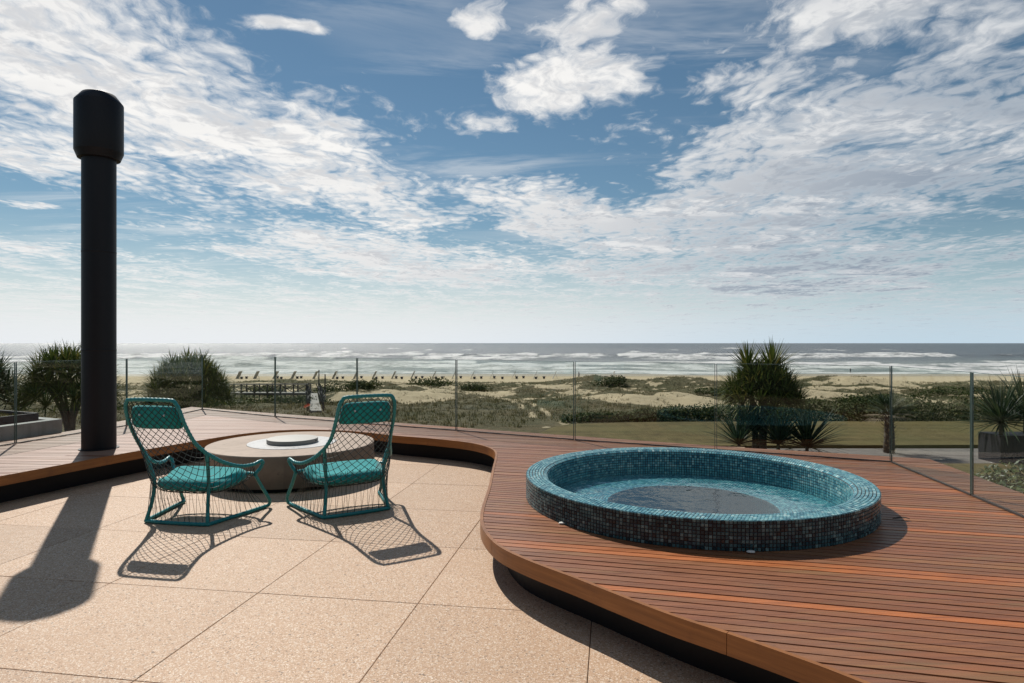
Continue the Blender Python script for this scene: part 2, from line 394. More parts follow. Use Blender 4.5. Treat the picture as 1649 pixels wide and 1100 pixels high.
M_palewood = mat('bleached_wood', (.34, .325, .29), .8)
M_darkwood = mat('dark_weathered_wood', (.045, .040, .036), .8)
M_panel = mat('slate_panel', (.020, .019, .026), .6, spec=.3)
M_stone = mat('pale_stone', (.72, .70, .64), .6)

# ------------------------------------------------------------------ terrain
SEA = -7.5; LAWN = -3.5
def terrain(X, Y):
    X = np.asarray(X, float); Y = np.asarray(Y, float)
    z = np.interp(Y, [-80, 40, 46, 60, 75, 95, 118, 129, 145, 180, 200, 230], [LAWN, LAWN, -3.75, -4.65, -5.3, -5.75, -6.15, -6.65, -7.0, SEA, -8.6, -10.5])
    A = np.interp(Y, [-80, 40, 50, 75, 118, 132], [0, 0, .55, 1.05, .85, 0])*(1-.85*np.exp(-((X-1.3)/3.0)**2)*sstep(82, 72, Y))
    z = z+A*((fbm(X/15, Y/11, 3, 3)-.5)*2.1+(fbm(X/4.2, Y/4.2, 4, 9)-.5)*1.15+(fbm(X/1.7, Y/1.7, 2, 23)-.5)*.32)
    for (cx, cy_, rx, ry, h) in HUMPS: z = z+h*np.exp(-((X-cx)/rx)**2-((Y-cy_)/ry)**2)
    return z
HUMPS = [(15, 116, 5, 5, 1.35), (60, 112, 9, 6, 1.5), (-13, 84, 9, 8, .85), (-5, 102, 5, 8, -.4), (32, 90, 7, 6, .5), (-42, 110, 14, 7, .5), (78, 100, 12, 6, .7), (8, 60, 6, 3, .45), (28, 112, 12, 6, .7)]
def tz(x, y): return float(terrain(np.array([x]), np.array([y]))[0])
SANDP = [(13, 66, 11, 6.5, 1.2), (23, 74, 9, 5, 1.0), (5, 80, 7, 7, .55), (-3, 92, 6, 14, .8), (44, 68, 9, 4.5, 1.1), (38, 88, 8, 12, .9), (55, 76, 14, 4, .9), (40, 103, 9, 8, .7), (-13, 76, 10, 9, .62), (-30, 98, 16, 10, .6), (16, 92, 11, 6, .6), (-12, 100, 10, 10, .7), (50, 95, 18, 8, .75), (-50, 105, 20, 10, .7), (8, 104, 10, 6, .55), (60, 108, 12, 6, .8), (28, 62, 7, 3, .6), (75, 80, 10, 4, .9)]
RUT1 = [(-.3, 74), (0, 70), (.9, 58.8), (1.46, 44.4), (2.0, 37)]; RUT2 = [(1.3, 72), (1.75, 66), (2.4, 55), (3.0, 41.5), (3.4, 37)]
def sandmask(X, Y):
    s_ = np.zeros_like(X)
    n = fbm(X/5, Y/5, 4, 31)-.5; n2 = fbm(X/1.3, Y/1.3, 3, 51)-.5
    for (cx, cy_, rx, ry, w) in SANDP:
        q = ((X-cx)/rx)**2+((Y-cy_)/ry)**2; s_ = np.maximum(s_, w*np.exp(-q*1.1))
    s_ = sstep(.34, .62, s_+n*.75+n2*.35)
    s_ = np.maximum(s_, sstep(.04, .20, n)*sstep(54, 72, Y)*.8); s_ = np.maximum(s_, sstep(.10, .22, n2)*sstep(50, 70, Y)*.7)
    s_ = np.maximum(s_, sstep(119, 128, Y+n*14))
    s_ = s_*(1-.95*np.exp(-((X-1.5)/6.0)**2)*sstep(74, 66, Y))
    for rut in (RUT1, RUT2):
        xs = np.interp(-Y, [-p_[1] for p_ in rut], [p_[0] for p_ in rut])
        s_ = np.maximum(s_, np.exp(-((X-xs+n2*.2)/np.interp(Y, [38, 50, 70], [.15, .24, .36]))**2)*((Y > 37) & (Y < 74))*.95)
    return s_
xs = np.concatenate([-np.geomspace(300, 60, 26), np.linspace(-58, 90, 250), np.geomspace(92, 330, 26)])
ys = np.concatenate([np.linspace(-60, 30, 10), np.arange(31, 135, .62), np.linspace(135.5, 226, 60)])
GX, GY = np.meshgrid(xs, ys); GZ = terrain(GX, GY)
def gridmesh(name, GX, GY, GZ):
    r_, c_ = GX.shape; me = bpy.data.meshes.new(name)
    V = np.stack([GX, GY, GZ], -1).reshape(-1, 3); I = np.arange(r_*c_).reshape(r_, c_)
    F = np.stack([I[:-1, :-1], I[:-1, 1:], I[1:, 1:], I[1:, :-1]], -1).reshape(-1, 4)
    me.from_pydata(V.tolist(), [], F.tolist()); me.update(); me.polygons.foreach_set('use_smooth', [True]*len(me.polygons)); return me
def set_attr(me, name, arr):
    a = me.attributes.new(name, 'FLOAT', 'POINT'); a.data.foreach_set('value', np.asarray(arr, np.float32).ravel())
me = gridmesh('dunes', GX, GY, GZ); SM = sandmask(GX, GY); set_attr(me, 'sand', SM); set_attr(me, 'wet', sstep(-7.25, -7.42, -(-GZ)))
def f_dune(t, b):
    p = pos(t); s_ = t.n('Attribute', attribute_name='sand').outputs['Fac']
    g = t.noise(p, .8, 8, .7); g2 = t.noise(p, 1.7, 9, .78); g3 = t.noise(p, .12, 4, .6)
    sand = t.ramp(g, [(.3, (.44, .35, .215)), (.7, (.58, .475, .31))])
    scrub = t.ramp(g2, [(.25, (.040, .038, .018)), (.45, (.088, .078, .036)), (.6, (.15, .125, .062)), (.78, (.29, .235, .135))])
    scrub = t.mix(t.mr(g3, .42, .62, 0, .6), scrub, (.060, .066, .022, 1)); scrub = t.mix(t.mr(t.noise(p, .2, 4, .6), .5, .66, 0, .45), scrub, (.15, .105, .05, 1))
    f = t.mr(t.m('ADD', s_, t.m('MULTIPLY', t.m('SUBTRACT', g2, .5), .9)), .32, .62)
    col = t.mix(f, scrub, sand); zz = t.xyz(p)[2]
    wet = t.mr(zz, -7.12, -7.36); col = t.mix(t.m('MULTIPLY', wet, .55), col, (.20, .165, .12, 1))
    setin(t, b, 'Base Color', col); setin(t, b, 'Roughness', t.mr(wet, 0, 1, .9, .35)); bump(t, b, g2, .9, .35)
M_dune = mat('dune_sand_and_scrub', rough=.9, spec=.2, fn=f_dune)
struct(obj('dunes', me, M_dune))
# sea
us = np.concatenate([-np.geomspace(3.2, 1.25, 14), np.linspace(-1.2, 1.2, 520), np.geomspace(1.25, 3.2, 14)])
yy = np.concatenate([np.arange(166, 300, 1.1), np.arange(300, 460, 2.2), np.geomspace(463, 5200, 90)])
SU, SY = np.meshgrid(us, yy); SX = SU*SY
SZ = np.full_like(SX, SEA); FO = np.zeros_like(SX)
CREST = [(188, .25, 3, .8), (197, .45, 3.2, .9), (209, .6, 3.5, .9), (222, .75, 3.8, .85), (238, .9, 4, .9), (256, .95, 4.5, .75), (278, .9, 5, .6), (335, 1.6, 5, .7), (354, 1.3, 5, .8), (384, 2.0, 6, .75), (412, 1.8, 7, .55), (470, 1.2, 9, .18), (560, 1.2, 11, .12), (690, 1.3, 13, .08), (860, 1.3, 15, .06)]
for k, (y0, a, w, fo) in enumerate(CREST):
    yc = y0+(fbm(SX/60, SX*0+k*3.1, 4, 60+k)-.5)*(30+y0*.07); m_ = fbm(SX/38+k*7, SX*0+k, 4, 90+k)
    on = sstep(.62-fo*.42, .78-fo*.42, m_); g = np.exp(-((SY-yc)/w)**2)
    SZ += a*g*(.25+.45*on+.75*on*fbm(SX/9, SX*0+k*5, 3, 400+k)**1.3)
    beh = np.where(SY < yc, np.exp(-((SY-yc)/(w*3.2))**2), np.exp(-((SY-yc)/(w*.8))**2)); FO = np.maximum(FO, beh*on*(.45+.75*fbm(SX/11, SY/9, 3, 300+k)))
wash = sstep(300, 200, SY)*(SY < 310); FO = np.maximum(FO, wash*(.18+.62*fbm(SX/16, SY/16, 4, 77)))
FO = np.maximum(FO, .9*np.exp(-((SY-183-(fbm(SX/25, SX*0, 3, 5)-.5)*8)/2.0)**2))
SZ += (fbm(SX/30, SY/14, 4, 13)-.5)*np.interp(SY, [180, 260, 600, 2500], [.1, .5, 1.0, .4])
me = gridmesh('sea', SX, SY, SZ); set_attr(me, 'foam', FO)
def f_sea(t, b):
    p = pos(t); f0 = t.n('Attribute', attribute_name='foam').outputs['Fac']
    q = t.mapping(p, scale=(.075, .030, .6)); n = t.noise(q, 1.6, 10, .75, .5); nn = t.noise(t.mapping(p, scale=(.4, .07, 1.5)), 1.3, 6, .7)
    f = t.mr(t.m('ADD', f0, t.m('ADD', t.m('MULTIPLY', t.m('SUBTRACT', n, .5), 1.15), t.m('MULTIPLY', t.m('SUBTRACT', nn, .5), .45))), .46, .92)
    yv = t.xyz(p)[1]; sh = t.mr(yv, 420, 190)
    wcol = t.mix(sh, (.070, .084, .088, 1), (.18, .215, .185, 1)); col = t.mix(f, wcol, (.80, .80, .77, 1)); setin(t, b, 'Base Color', col)
    setin(t, b, 'Roughness', t.mr(f, 0, 1, .30, .8))
    h = t.m('ADD', t.noise(t.mapping(p, scale=(.05, .12, .1)), 1.5, 8, .68), t.m('MULTIPLY', t.noise(t.mapping(p, scale=(.3, .6, .5)), 1.5, 5, .65), .3)); bump(t, b, h, 1.0, 3.2)
M_sea = mat('sea_water', rough=.3, spec=.5, fn=f_sea)
struct(obj('sea', me, M_sea))
# lawn, kerb and path below the terrace
def f_lawn(t, b):
    p = pos(t); g = t.noise(p, 2.2, 6, .7); g2 = t.noise(p, .25, 3, .5); band = t.noise(t.mapping(p, scale=(.05, .9, 1)), 1, 2, .5)
    g = t.noise(t.mapping(p, scale=(1, .45, 1)), 1.6, 9, .75); col = t.ramp(g, [(.28, (.048, .036, .013)), (.5, (.095, .074, .027)), (.72, (.16, .122, .052))]); col = t.mix(t.mr(g2, .4, .65, 0, .4), col, (.065, .072, .02, 1)); col = t.mix(t.mr(band, .38, .6, 0, .45), col, (.15, .12, .048, 1))
    setin(t, b, 'Base Color', col); bump(t, b, g, .5, .05)
M_lawn = mat('lawn_turf', rough=.9, spec=.15, fn=f_lawn)
lawn = MB(); lp = catmull([(1.2, 31, 0), (1.6, 34, 0), (3.2, 37.2, 0), (7, 38.2, 0), (13, 38.6, 0), (30, 38.8, 0), (60, 39, 0), (60, 30.2, 0), (30, 30, 0), (14, 29.7, 0), (6, 29.6, 0), (2, 29.8, 0)], 4, True)
lawn.prism([(q.x, q.y) for q in lp], LAWN-.3, LAWN+.16); lawn_o = struct(lawn.build('lawn', M_lawn))
near_l = MB(); near_l.prism([(9, 14), (60, 14), (60, 25.6), (13, 25.6), (9, 22)], LAWN-.3, LAWN+.10); struct(near_l.build('lawn_border', M_lawn))
def f_path(t, b):
    p = pos(t); g = t.noise(p, 3, 6, .65); setin(t, b, 'Base Color', t.ramp(g, [(.3, (.12, .105, .095)), (.7, (.19, .168, .152))]))
M_path = mat('path_paving', rough=.85, fn=f_path)
pth = MB(); pth.prism([(0, 25.7), (62, 25.7), (62, 29.5), (0, 29.5)], LAWN-.3, LAWN+.02); path_o = struct(pth.build('path', M_path))
slab = MB(); slab.box((0, 0, 0), (1.96, 1.86, .03)); slab_me = slab.mesh('paving_slab'); slab_me.materials.append(M_path)
for i in range(14):
    for j in range(2):
        o = obj('paving_slab', slab_me, None, path_o); o.location = (11+i*2.0+j*.9, 26.66+j*1.9, LAWN+.035)
# ------------------------------------------------------------------ terrace outline
DK = .28
EDGE = [(-5.9, 2.6), (-5.3, 3.9), (-4.95, 4.9), (-4.644, 5.745), (-4.433, 6.382), (-4.19, 7.07), (-3.871, 7.826), (-3.60, 8.36), (-3.272, 8.68), (-2.894, 8.80), (-2.393, 8.73), (-2.0, 8.56), (-1.526, 8.25), (-1.059, 8.02), (-.606, 7.74), (-.362, 7.48), (-.235, 7.22), (-.185, 6.95), (-.18, 6.6), (-.19, 6.1), (-.2, 5.3), (-.222, 4.7), (-.218, 4.34), (-.174, 4.05), (-.077, 3.77), (.088, 3.53), (.32, 3.27), (.489, 3.07), (.70, 2.83), (.90, 2.642), (1.08, 2.46), (1.23, 2.29), (1.7, 1.7), (2.4, 1.0), (3.3, .3)]
edge = resample(catmull([(x, y, 0) for x, y in EDGE], 8), .045)
OUTER = [(3.75, .3), (3.95, 3.2), (4.117, 5.1), (4.36, 6.62), (2.39, 7.45), (-.3, 8.80), (-.803, 9.10), (-4.641, 11.15), (-6.05, 11.95), (-6.05, 8.75), (-6.287, 7.777), (-6.9, 5.4), (-7.6, 2.6)]
deck_poly = [(p_.x, p_.y) for p_ in edge]+OUTER
# floor: base sheet and slabs
def offset(pts, d):
    out = []
    for i, p_ in enumerate(pts):
        tg = (pts[min(i+1, len(pts)-1)]-pts[max(i-1, 0)]).normalized(); out.append(p_+Vector((-tg.y, tg.x, 0))*d)
    return out
fl = MB(); fl.prism([(-8, -3.5), (-8, 2.2)]+[(q.x, q.y) for q in offset(edge, .3)][2:-2]+[(4.2, .2), (4.2, -3.5)], -.25, -.045); floor_o = struct(fl.build('terrace_floor', M_joint))
FA = math.atan2(-.157, 1); PIT = .992; ex = Vector((math.cos(FA), math.sin(FA), 0)); ey = Vector((-math.sin(FA), math.cos(FA), 0)); J0 = Vector((-1.52, 3.787, 0))
sl = MB(); hs = PIT/2-.0016; bv = .0025
sl.add([(x*hs, y*hs, -.05) for x, y in ((-1, -1), (1, -1), (1, 1), (-1, 1))]+[(x*hs, y*hs, -bv) for x, y in ((-1, -1), (1, -1), (1, 1), (-1, 1))]+[(x*(hs-bv), y*(hs-bv), 0) for x, y in ((-1, -1), (1, -1), (1, 1), (-1, 1))],
       [(8, 9, 10, 11), (0, 1, 5, 4), (1, 2, 6, 5), (2, 3, 7, 6), (3, 0, 4, 7), (4, 5, 9, 8), (5, 6, 10, 9), (6, 7, 11, 10), (7, 4, 8, 11)])
sl_me = sl.mesh('floor_slab'); sl_me.materials.append(M_agg)
def deckdist(p_): return min((Vector((p_.x, p_.y, 0))-e).length for e in edge[::4])
for i in range(-7, 7):
    for j in range(-5, 6):
        c = J0+ex*(i+.5)*PIT+ey*(j+.5)*PIT
        if c.y < .4 or c.x < -5.6 or c.y > 9.2 or c.x > 3.6: continue
        if inside((c.x, c.y), deck_poly) and deckdist(c) > 1.0: continue
        o = obj('floor_slab', sl_me, None, floor_o); o.location = (c.x, c.y, random.uniform(-.0008, .0008)); o.rotation_euler = (0, 0, FA)
# building under the deck and recessed kick wall
def offset(pts, d):
    out = []
    for i, p_ in enumerate(pts):
        tg = (pts[min(i+1, len(pts)-1)]-pts[max(i-1, 0)]).normalized(); out.append(p_+Vector((-tg.y, tg.x, 0))*d)
    return out
kick = resample([q for q in offset(edge, .17)], .08)
def band(mb, pts, th, z0, z1):
    a = pts; b_ = offset(pts, th); n = len(a); vs_ = []
    for p_, q in zip(a, b_): vs_ += [(p_.x, p_.y, z0), (p_.x, p_.y, z1), (q.x, q.y, z1), (q.x, q.y, z0)]
    fs = []
    for i in range(n-1):
        for k in range(4): fs.append((i*4+k, i*4+(k+1) % 4, (i+1)*4+(k+1) % 4, (i+1)*4+k))
    fs += [(3, 2, 1, 0), tuple((n-1)*4+k for k in range(4))]
    mb.add(vs_, fs)
kb = MB(); band(kb, kick, .05, -.04, DK-.05); struct(kb.build('kick_wall', M_black))
tw = MB(); band(tw, [Vector((x, y, 0)) for x, y in [(3.6, -6)]+[(x*.99, y*.992) for x, y in OUTER]+[(-8.6, -6)]], .22, LAWN-.5, DK-.05); struct(tw.build('terrace_wall', M_greyconc))
# deck: dark subframe, planks clipped to the outline, edge boards
from mathutils.geometry import tessellate_polygon as tess
sub = MB(); kp = [(q.x, q.y) for q in offset(edge, .19)]+[(x*.995, y*.995) for x, y in OUTER]; hp = [(1.405+1.26*math.cos(k*math.pi/32), 4.98+1.26*math.sin(k*math.pi/32)) for k in range(64)]
sub.add([(x, y, DK-.04) for x, y in kp+hp], [tuple(q) for q in tess([[Vector((x, y, 0)) for x, y in kp], [Vector((x, y, 0)) for x, y in hp]])])
deck = struct(sub.build('timber_deck', M_black))
inner = [(q.x, q.y) for q in offset(edge, .024)]
SPLIT = -2.55
from mathutils.geometry import tessellate_polygon
def strips(poly, hole, slope, pitch, gap, cuts):
    """Cut the deck outline into boards; returns (area, vertices, faces, boundary edges) for every piece."""
    a = math.atan(slope); c_, s_ = math.cos(a), math.sin(a)
    rot = lambda pl_: [Vector((x*c_+y*s_, -x*s_+y*c_, 0)) for x, y in pl_]
    loops = [rot(poly)]+([rot(hole)] if hole else []); allv = [v for l in loops for v in l]
    y0, y1 = min(v.y for v in allv), max(v.y for v in allv); k = math.floor(y0/pitch); out = []
    base = bmesh.new(); bv_ = [base.verts.new(v) for v in allv]
    for tri in tessellate_polygon(loops):
        try: base.faces.new([bv_[i] for i in tri])
        except ValueError: pass
    bmesh.ops.recalc_face_normals(base, faces=base.faces[:])
    while k*pitch < y1:
        ya, yb = k*pitch+gap/2, (k+1)*pitch-gap/2; bm = base.copy()
        for yv, nz in ((ya, -1), (yb, 1)):
            bmesh.ops.bisect_plane(bm, geom=bm.verts[:]+bm.edges[:]+bm.faces[:], plane_co=(0, yv, 0), plane_no=(0, nz, 0), clear_outer=True)
        for xc in cuts(k):
            if bm.faces:
                r_ = bmesh.ops.bisect_plane(bm, geom=bm.verts[:]+bm.edges[:]+bm.faces[:], plane_co=(xc, 0, 0), plane_no=(1, 0, 0))
                bmesh.ops.split_edges(bm, edges=[e for e in r_['geom_cut'] if isinstance(e, bmesh.types.BMEdge)])
        seen = set()
        for f_ in bm.faces:
            if f_ in seen: continue
            stack = [f_]; isl = []
            while stack:
                q = stack.pop()
                if q in seen: continue
                seen.add(q); isl.append(q)
                for e in q.edges: stack += [g for g in e.link_faces if g not in seen]
            ar = sum(q.calc_area() for q in isl)
            if ar < .0003: continue
            idx = {}; vs_ = []; fs_ = []; es_ = []
            for q in isl:
                for v in q.verts:
                    if v not in idx: idx[v] = len(vs_); vs_.append((v.co.x*c_-v.co.y*s_, v.co.x*s_+v.co.y*c_))
                vv = list(q.verts)
                if q.normal.z < 0: vv.reverse()
                fs_.append([idx[v] for v in vv])
                for i in range(len(vv)):
                    e = bm.edges.get((vv[i], vv[(i+1) % len(vv)]))
                    if len(e.link_faces) == 1: es_.append((idx[vv[i]], idx[vv[(i+1) % len(vv)]]))
            out.append((ar, vs_, fs_, es_))
        bm.free(); k += 1
    base.free(); return out
# the outline is cut at x = SPLIT behind the fire pit: the walkway on the left, the platform on the right
iL = max(i for i, p_ in enumerate(inner) if p_[0] < SPLIT)
yO = 9.10+(SPLIT+.803)/(-4.641+.803)*(11.15-9.10)
right = inner[iL+1:]+OUTER[:7]+[(SPLIT+.003, yO), (SPLIT+.003, inner[iL+1][1])]
left = inner[:iL+1]+[(SPLIT-.003, inner[iL][1]), (SPLIT-.003, yO)]+OUTER[7:]
HOLE = [(1.405+1.27*math.cos(k*math.pi/48), 4.98+1.27*math.sin(k*math.pi/48)) for k in range(96)]
def cutsR(k):
    rr = random.Random(k*13+5); return [rr.uniform(.3, 2.9)] if rr.random() < .38 else []
PITCH = .0655
pl = strips(right, HOLE, -.245, PITCH, .0105, cutsR)+strips(left, None, -.075, PITCH, .0105, lambda k: [random.uniform(-5.5, -3.5)] if random.random() < .12 else [])
pl.sort(key=lambda q: -q[0])
def plank_mb(mb, vs_, fs_, es_):
    n = len(vs_); z0 = DK-.024
    mb.add([(x, y, DK) for x, y in vs_]+[(x, y, z0) for x, y in vs_], [tuple(f_) for f_ in fs_]+[tuple(i+n for i in reversed(f_)) for f_ in fs_]+[(b_, a_, a_+n, b_+n) for a_, b_ in es_])
rest = MB()
for k, (ar, vs_, fs_, es_) in enumerate(pl):
    if k < 298:
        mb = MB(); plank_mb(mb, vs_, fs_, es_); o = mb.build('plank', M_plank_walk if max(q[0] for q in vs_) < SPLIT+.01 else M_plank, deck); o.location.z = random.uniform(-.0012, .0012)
    else: plank_mb(rest, vs_, fs_, es_)
if rest.v: stuff(rest.build('plank_offcuts', M_plank_isl, deck))
cum = [0.0]
for a, b_ in zip(edge, edge[1:]): cum.append(cum[-1]+(b_-a).length)
def near_i(x, y): return min(range(len(edge)), key=lambda i: (edge[i]-Vector((x, y, 0))).length)
cutsE = [0, near_i(-4.95, 4.9), near_i(-3.75, 8.1), near_i(-2.4, 8.73), near_i(-1.06, 8.02), near_i(-.2, 6.4), near_i(-.12, 3.88), near_i(.90, 2.642), len(edge)-1]
for a, b_ in zip(cutsE, cutsE[1:]):
    seg = edge[a:b_+1]; seg = [seg[0].lerp(seg[1], .03)]+seg[1:-1]+[seg[-1].lerp(seg[-2], .03)]
    mb = MB(); band(mb, seg, .022, DK-.088, DK+.004); mb.build('edge_board', M_fascia, deck)
# ------------------------------------------------------------------ unseen house front, added dark to cut ambient light (mirrored in the glass)
hs_ = thing('house', 'added out-of-view house front, dark timber with glazed doors, mirrored in the glass panels', 'house', (-1.6, -3.3, 0), 0)
mb = MB(); mb.box((0, -2.2, 1.5), (13.5, 4, 3.0)); mb.build('wall', M_darkwood, hs_)
mb = MB(); mb.box((0, -1.6, 3.12), (14.5, 6.2, .22)); mb.build('roof', M_greyconc, hs_)
for k in range(6):
    mb = MB(); mb.box((-5.4+k*2.16, -.17, 1.32), (2.02, .05, 2.5)); w_ = mb.build('glazed_door', M_black, hs_)
    mb = MB(); mb.box((-5.4+k*2.16, -.138, 1.32), (1.88, .01, 2.36)); mb.build('door_pane', M_panel, w_)
# ------------------------------------------------------------------ chimney column
ch = thing('chimney_column', 'tall black steel flue column with wide capped head on the deck', 'chimney', (-4.74, 7.27, DK))
mb = MB(); mb.lathe([(.172, 0), (.172, 3.34)], 96); mb.lathe([(.0, .004), (.172, .004)], 96); mb.build('shaft', M_black, ch, True)
mb = MB(); mb.lathe([(.165, 3.31), (.212, 3.315), (.243, 3.395), (.245, 3.40), (.245, 3.955), (.243, 3.962), (.172, 4.055), (.168, 4.058), (0, 4.066)], 96)
cap = mb.build('cowl', M_black, ch, True); mb = MB(); mb.lathe([(.046, 4.06), (.046, 4.10), (0, 4.105)], 24); mb.build('finial', M_lid, cap, True)
mb = MB(); mb.lathe([(.172, 0.0), (.200, 0.0), (.200, .008), (.172, .008)], 64); mb.build('base_flange', M_black, ch)
for z_ in (1.12, 2.24):
    mb = MB(); mb.lathe([(.172, z_), (.1735, z_+.002), (.1735, z_+.02), (.172, z_+.022)], 96); mb.build('joint_band', M_black, ch, True)
# ------------------------------------------------------------------ fire pit
fp = thing('fire_pit', 'round concrete fire pit table behind the teal chairs', 'fire pit', (-2.47, 7.13, 0))
mb = MB(); mb.lathe([(.82, 0), (.82, .06)], 96); mb.build('plinth', M_black, fp, True)
mb = MB(); mb.lathe([(.82, .045), (.893, .045), (.897, .05), (.897, .36)], 128); mb.build('drum', M_conc, fp, True)
mb = MB(); mb.lathe([(.897, .36), (.891, .369), (.48, .3705), (.48, .30)], 128); mb.build('table_top', M_conctop, fp, True)
mb = MB(); mb.lathe([(.478, .33), (.478, .3745), (0, .3745)], 96); mb.build('stone_plate', M_marble, fp, True)
mb = MB(); mb.lathe([(.262, .375), (.275, .378), (.275, .418), (.272, .421), (0, .424)], 96); lid = mb.build('burner_lid', M_lid, fp, True)
mb = MB(); mb.box((.2752, -.02, .398), (.006, .045, .012)); mb.build('lid_slot', M_black, lid)
# ------------------------------------------------------------------ spa
TX, TY, TR = 1.405, 4.98, 1.293; RIM = .18; RI = 1.125; WAT = .02
spa = thing('spa_pool', 'round raised spa pool clad in teal glass mosaic on the timber deck', 'spa pool', (TX, TY, DK))
WD = .075; WELL = .64
mb = MB(); mb.lathe([(TR-.003, -.04), (TR-.003, RIM-.003), (RI+.03, RIM-.003), (RI+.003, RIM-.02), (RI+.003, WAT-WD-.003), (WELL+.003, WAT-WD-.003), (WELL+.003, -.95), (0, -.95)], 192); mb.build('shell', M_grout, spa, True)
TP = .0232; GAP = .0042; TH = .0045
def tile_geo(w, h): return [(-w/2, 0, -h/2), (w/2, 0, -h/2), (w/2, 0, h/2), (-w/2, 0, h/2)], None
def tile(mb, c, u, v, n, w, h):
    a = [c+u*sx*w/2+v*sy*h/2 for sx, sy in ((-1, -1), (1, -1), (1, 1), (-1, 1))]; k = .88
    b_ = [c+u*sx*w/2*k+v*sy*h/2*k+n*TH for sx, sy in ((-1, -1), (1, -1), (1, 1), (-1, 1))]
    mb.add(a+b_, [(4, 5, 6, 7), (0, 1, 5, 4), (1, 2, 6, 5), (2, 3, 7, 6), (3, 0, 4, 7)])
Zv = Vector((0, 0, 1)); rows = 8; rh = RIM/rows; nO = int(round(2*math.pi*TR/TP)); camdir = math.atan2(-TY, -TX)
mbO = MB(); front = []
for k in range(nO):
    a = 2*math.pi*k/nO; n_ = Vector((math.cos(a), math.sin(a), 0)); u = Vector((-math.sin(a), math.cos(a), 0)); w = 2*math.pi*TR/nO-GAP
    da = abs((a-camdir+math.pi) % (2*math.pi)-math.pi)
    for j in range(rows):
        c = n_*(TR-.003)+Zv*((j+.5)*rh)
        if da < (37*2*math.pi/nO)/2: front.append((c, a, w))
        else: tile(mbO, c, u, Zv, n_, w, rh-GAP)
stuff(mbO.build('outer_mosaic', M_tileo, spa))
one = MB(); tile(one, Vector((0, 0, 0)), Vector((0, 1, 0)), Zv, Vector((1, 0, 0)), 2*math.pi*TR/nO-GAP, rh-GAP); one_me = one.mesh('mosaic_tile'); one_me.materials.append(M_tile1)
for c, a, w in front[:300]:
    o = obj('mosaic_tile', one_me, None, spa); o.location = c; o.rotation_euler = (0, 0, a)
def ring(mb, r, z, nrm_z, radial, w=None):
    n = int(round(2*math.pi*r/TP))
    for k in range(n):
        a = 2*math.pi*(k+random.uniform(-.03, .03))/n; d = Vector((math.cos(a), math.sin(a), 0)); u = Vector((-math.sin(a), math.cos(a), 0))
        nn = (d*radial+Zv*nrm_z).normalized(); v = nn.cross(u) if True else None
        tile(mb, d*r+Zv*z, u, v, nn, 2*math.pi*r/n-GAP, (w or TP)-GAP)
mb = MB(); nr = 7; rw = (TR-.003-(RI+.03))/6
for j in range(6): ring(mb, RI+.03+(j+.5)*rw, RIM-.003, 1, 0, rw)
ring(mb, RI+.0165, RIM-.0115, .9, -.55, .030)
stuff(mb.build('rim_mosaic', M_tile, spa))
mb = MB(); z = RIM-.02
while z > WAT-WD: ring(mb, RI+.003, z-TP/2, 0, -1); z -= TP
stuff(mb.build('inner_wall_mosaic', M_tile, spa))
mb = MB(); r_ = WELL+TP/2+.006
while r_ < RI: ring(mb, r_, WAT-WD-.003, 1, 0); r_ += TP
stuff(mb.build('bench_mosaic', M_tile, spa))
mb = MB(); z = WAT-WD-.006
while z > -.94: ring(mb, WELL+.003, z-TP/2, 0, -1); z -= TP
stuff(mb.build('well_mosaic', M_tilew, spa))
wm = MB(); wm.lathe([(0, WAT)]+[(RI*k/24-.001, WAT) for k in range(1, 25)], 96)
wo = wm.build('water', M_water, spa, 'all')
for (x, y, l) in ((905-824.5, 843, 'small pale stone on the deck at the left foot of the spa pool'), (1207-824.5, 889, 'small white stone on the deck in front of the spa pool')):
    Y_ = (EYE-DK)*1020/(y-551); mb = MB(); mb.lathe([(.0, 0), (.017, .0), (.021, .004), (.018, .009), (.008, .012), (0, .0125)], 18); o = tag(mb.build('stone', M_stone, None, True), l, 'stone'); o.location = (x/1020*Y_, Y_-.02, DK+.004); o.scale = (1.2, .8, 1)
# fallen leaf by the spa
mb = MB()
for i in range(6):
    pass
lf = [Vector((x, .012*math.sin(x*40), .006+.010*math.sin((x+.06)*26))) for x in np.linspace(-.055, .055, 7)]
vs_ = []; fs_ = []
for i, q in enumerate(lf):
    w = .013*math.sin(math.pi*(i+.4)/6.8); vs_ += [(q.x, q.y-w, q.z), (q.x, q.y+w, q.z+.003)]
    if i: fs_.append((2*i-2, 2*i, 2*i+1, 2*i-1))
mb.add(vs_, fs_); o = tag(mb.build('fallen_leaf', mat('dry_leaf', (.05, .028, .015), .8)), 'curled dark leaf on the deck at the right of the spa pool', 'leaf'); o.location = (2.66, 4.33, DK+.006); o.rotation_euler = (0, 0, R(-15))
mod = o.modifiers.new('t', 'SOLIDIFY'); mod.thickness = .002
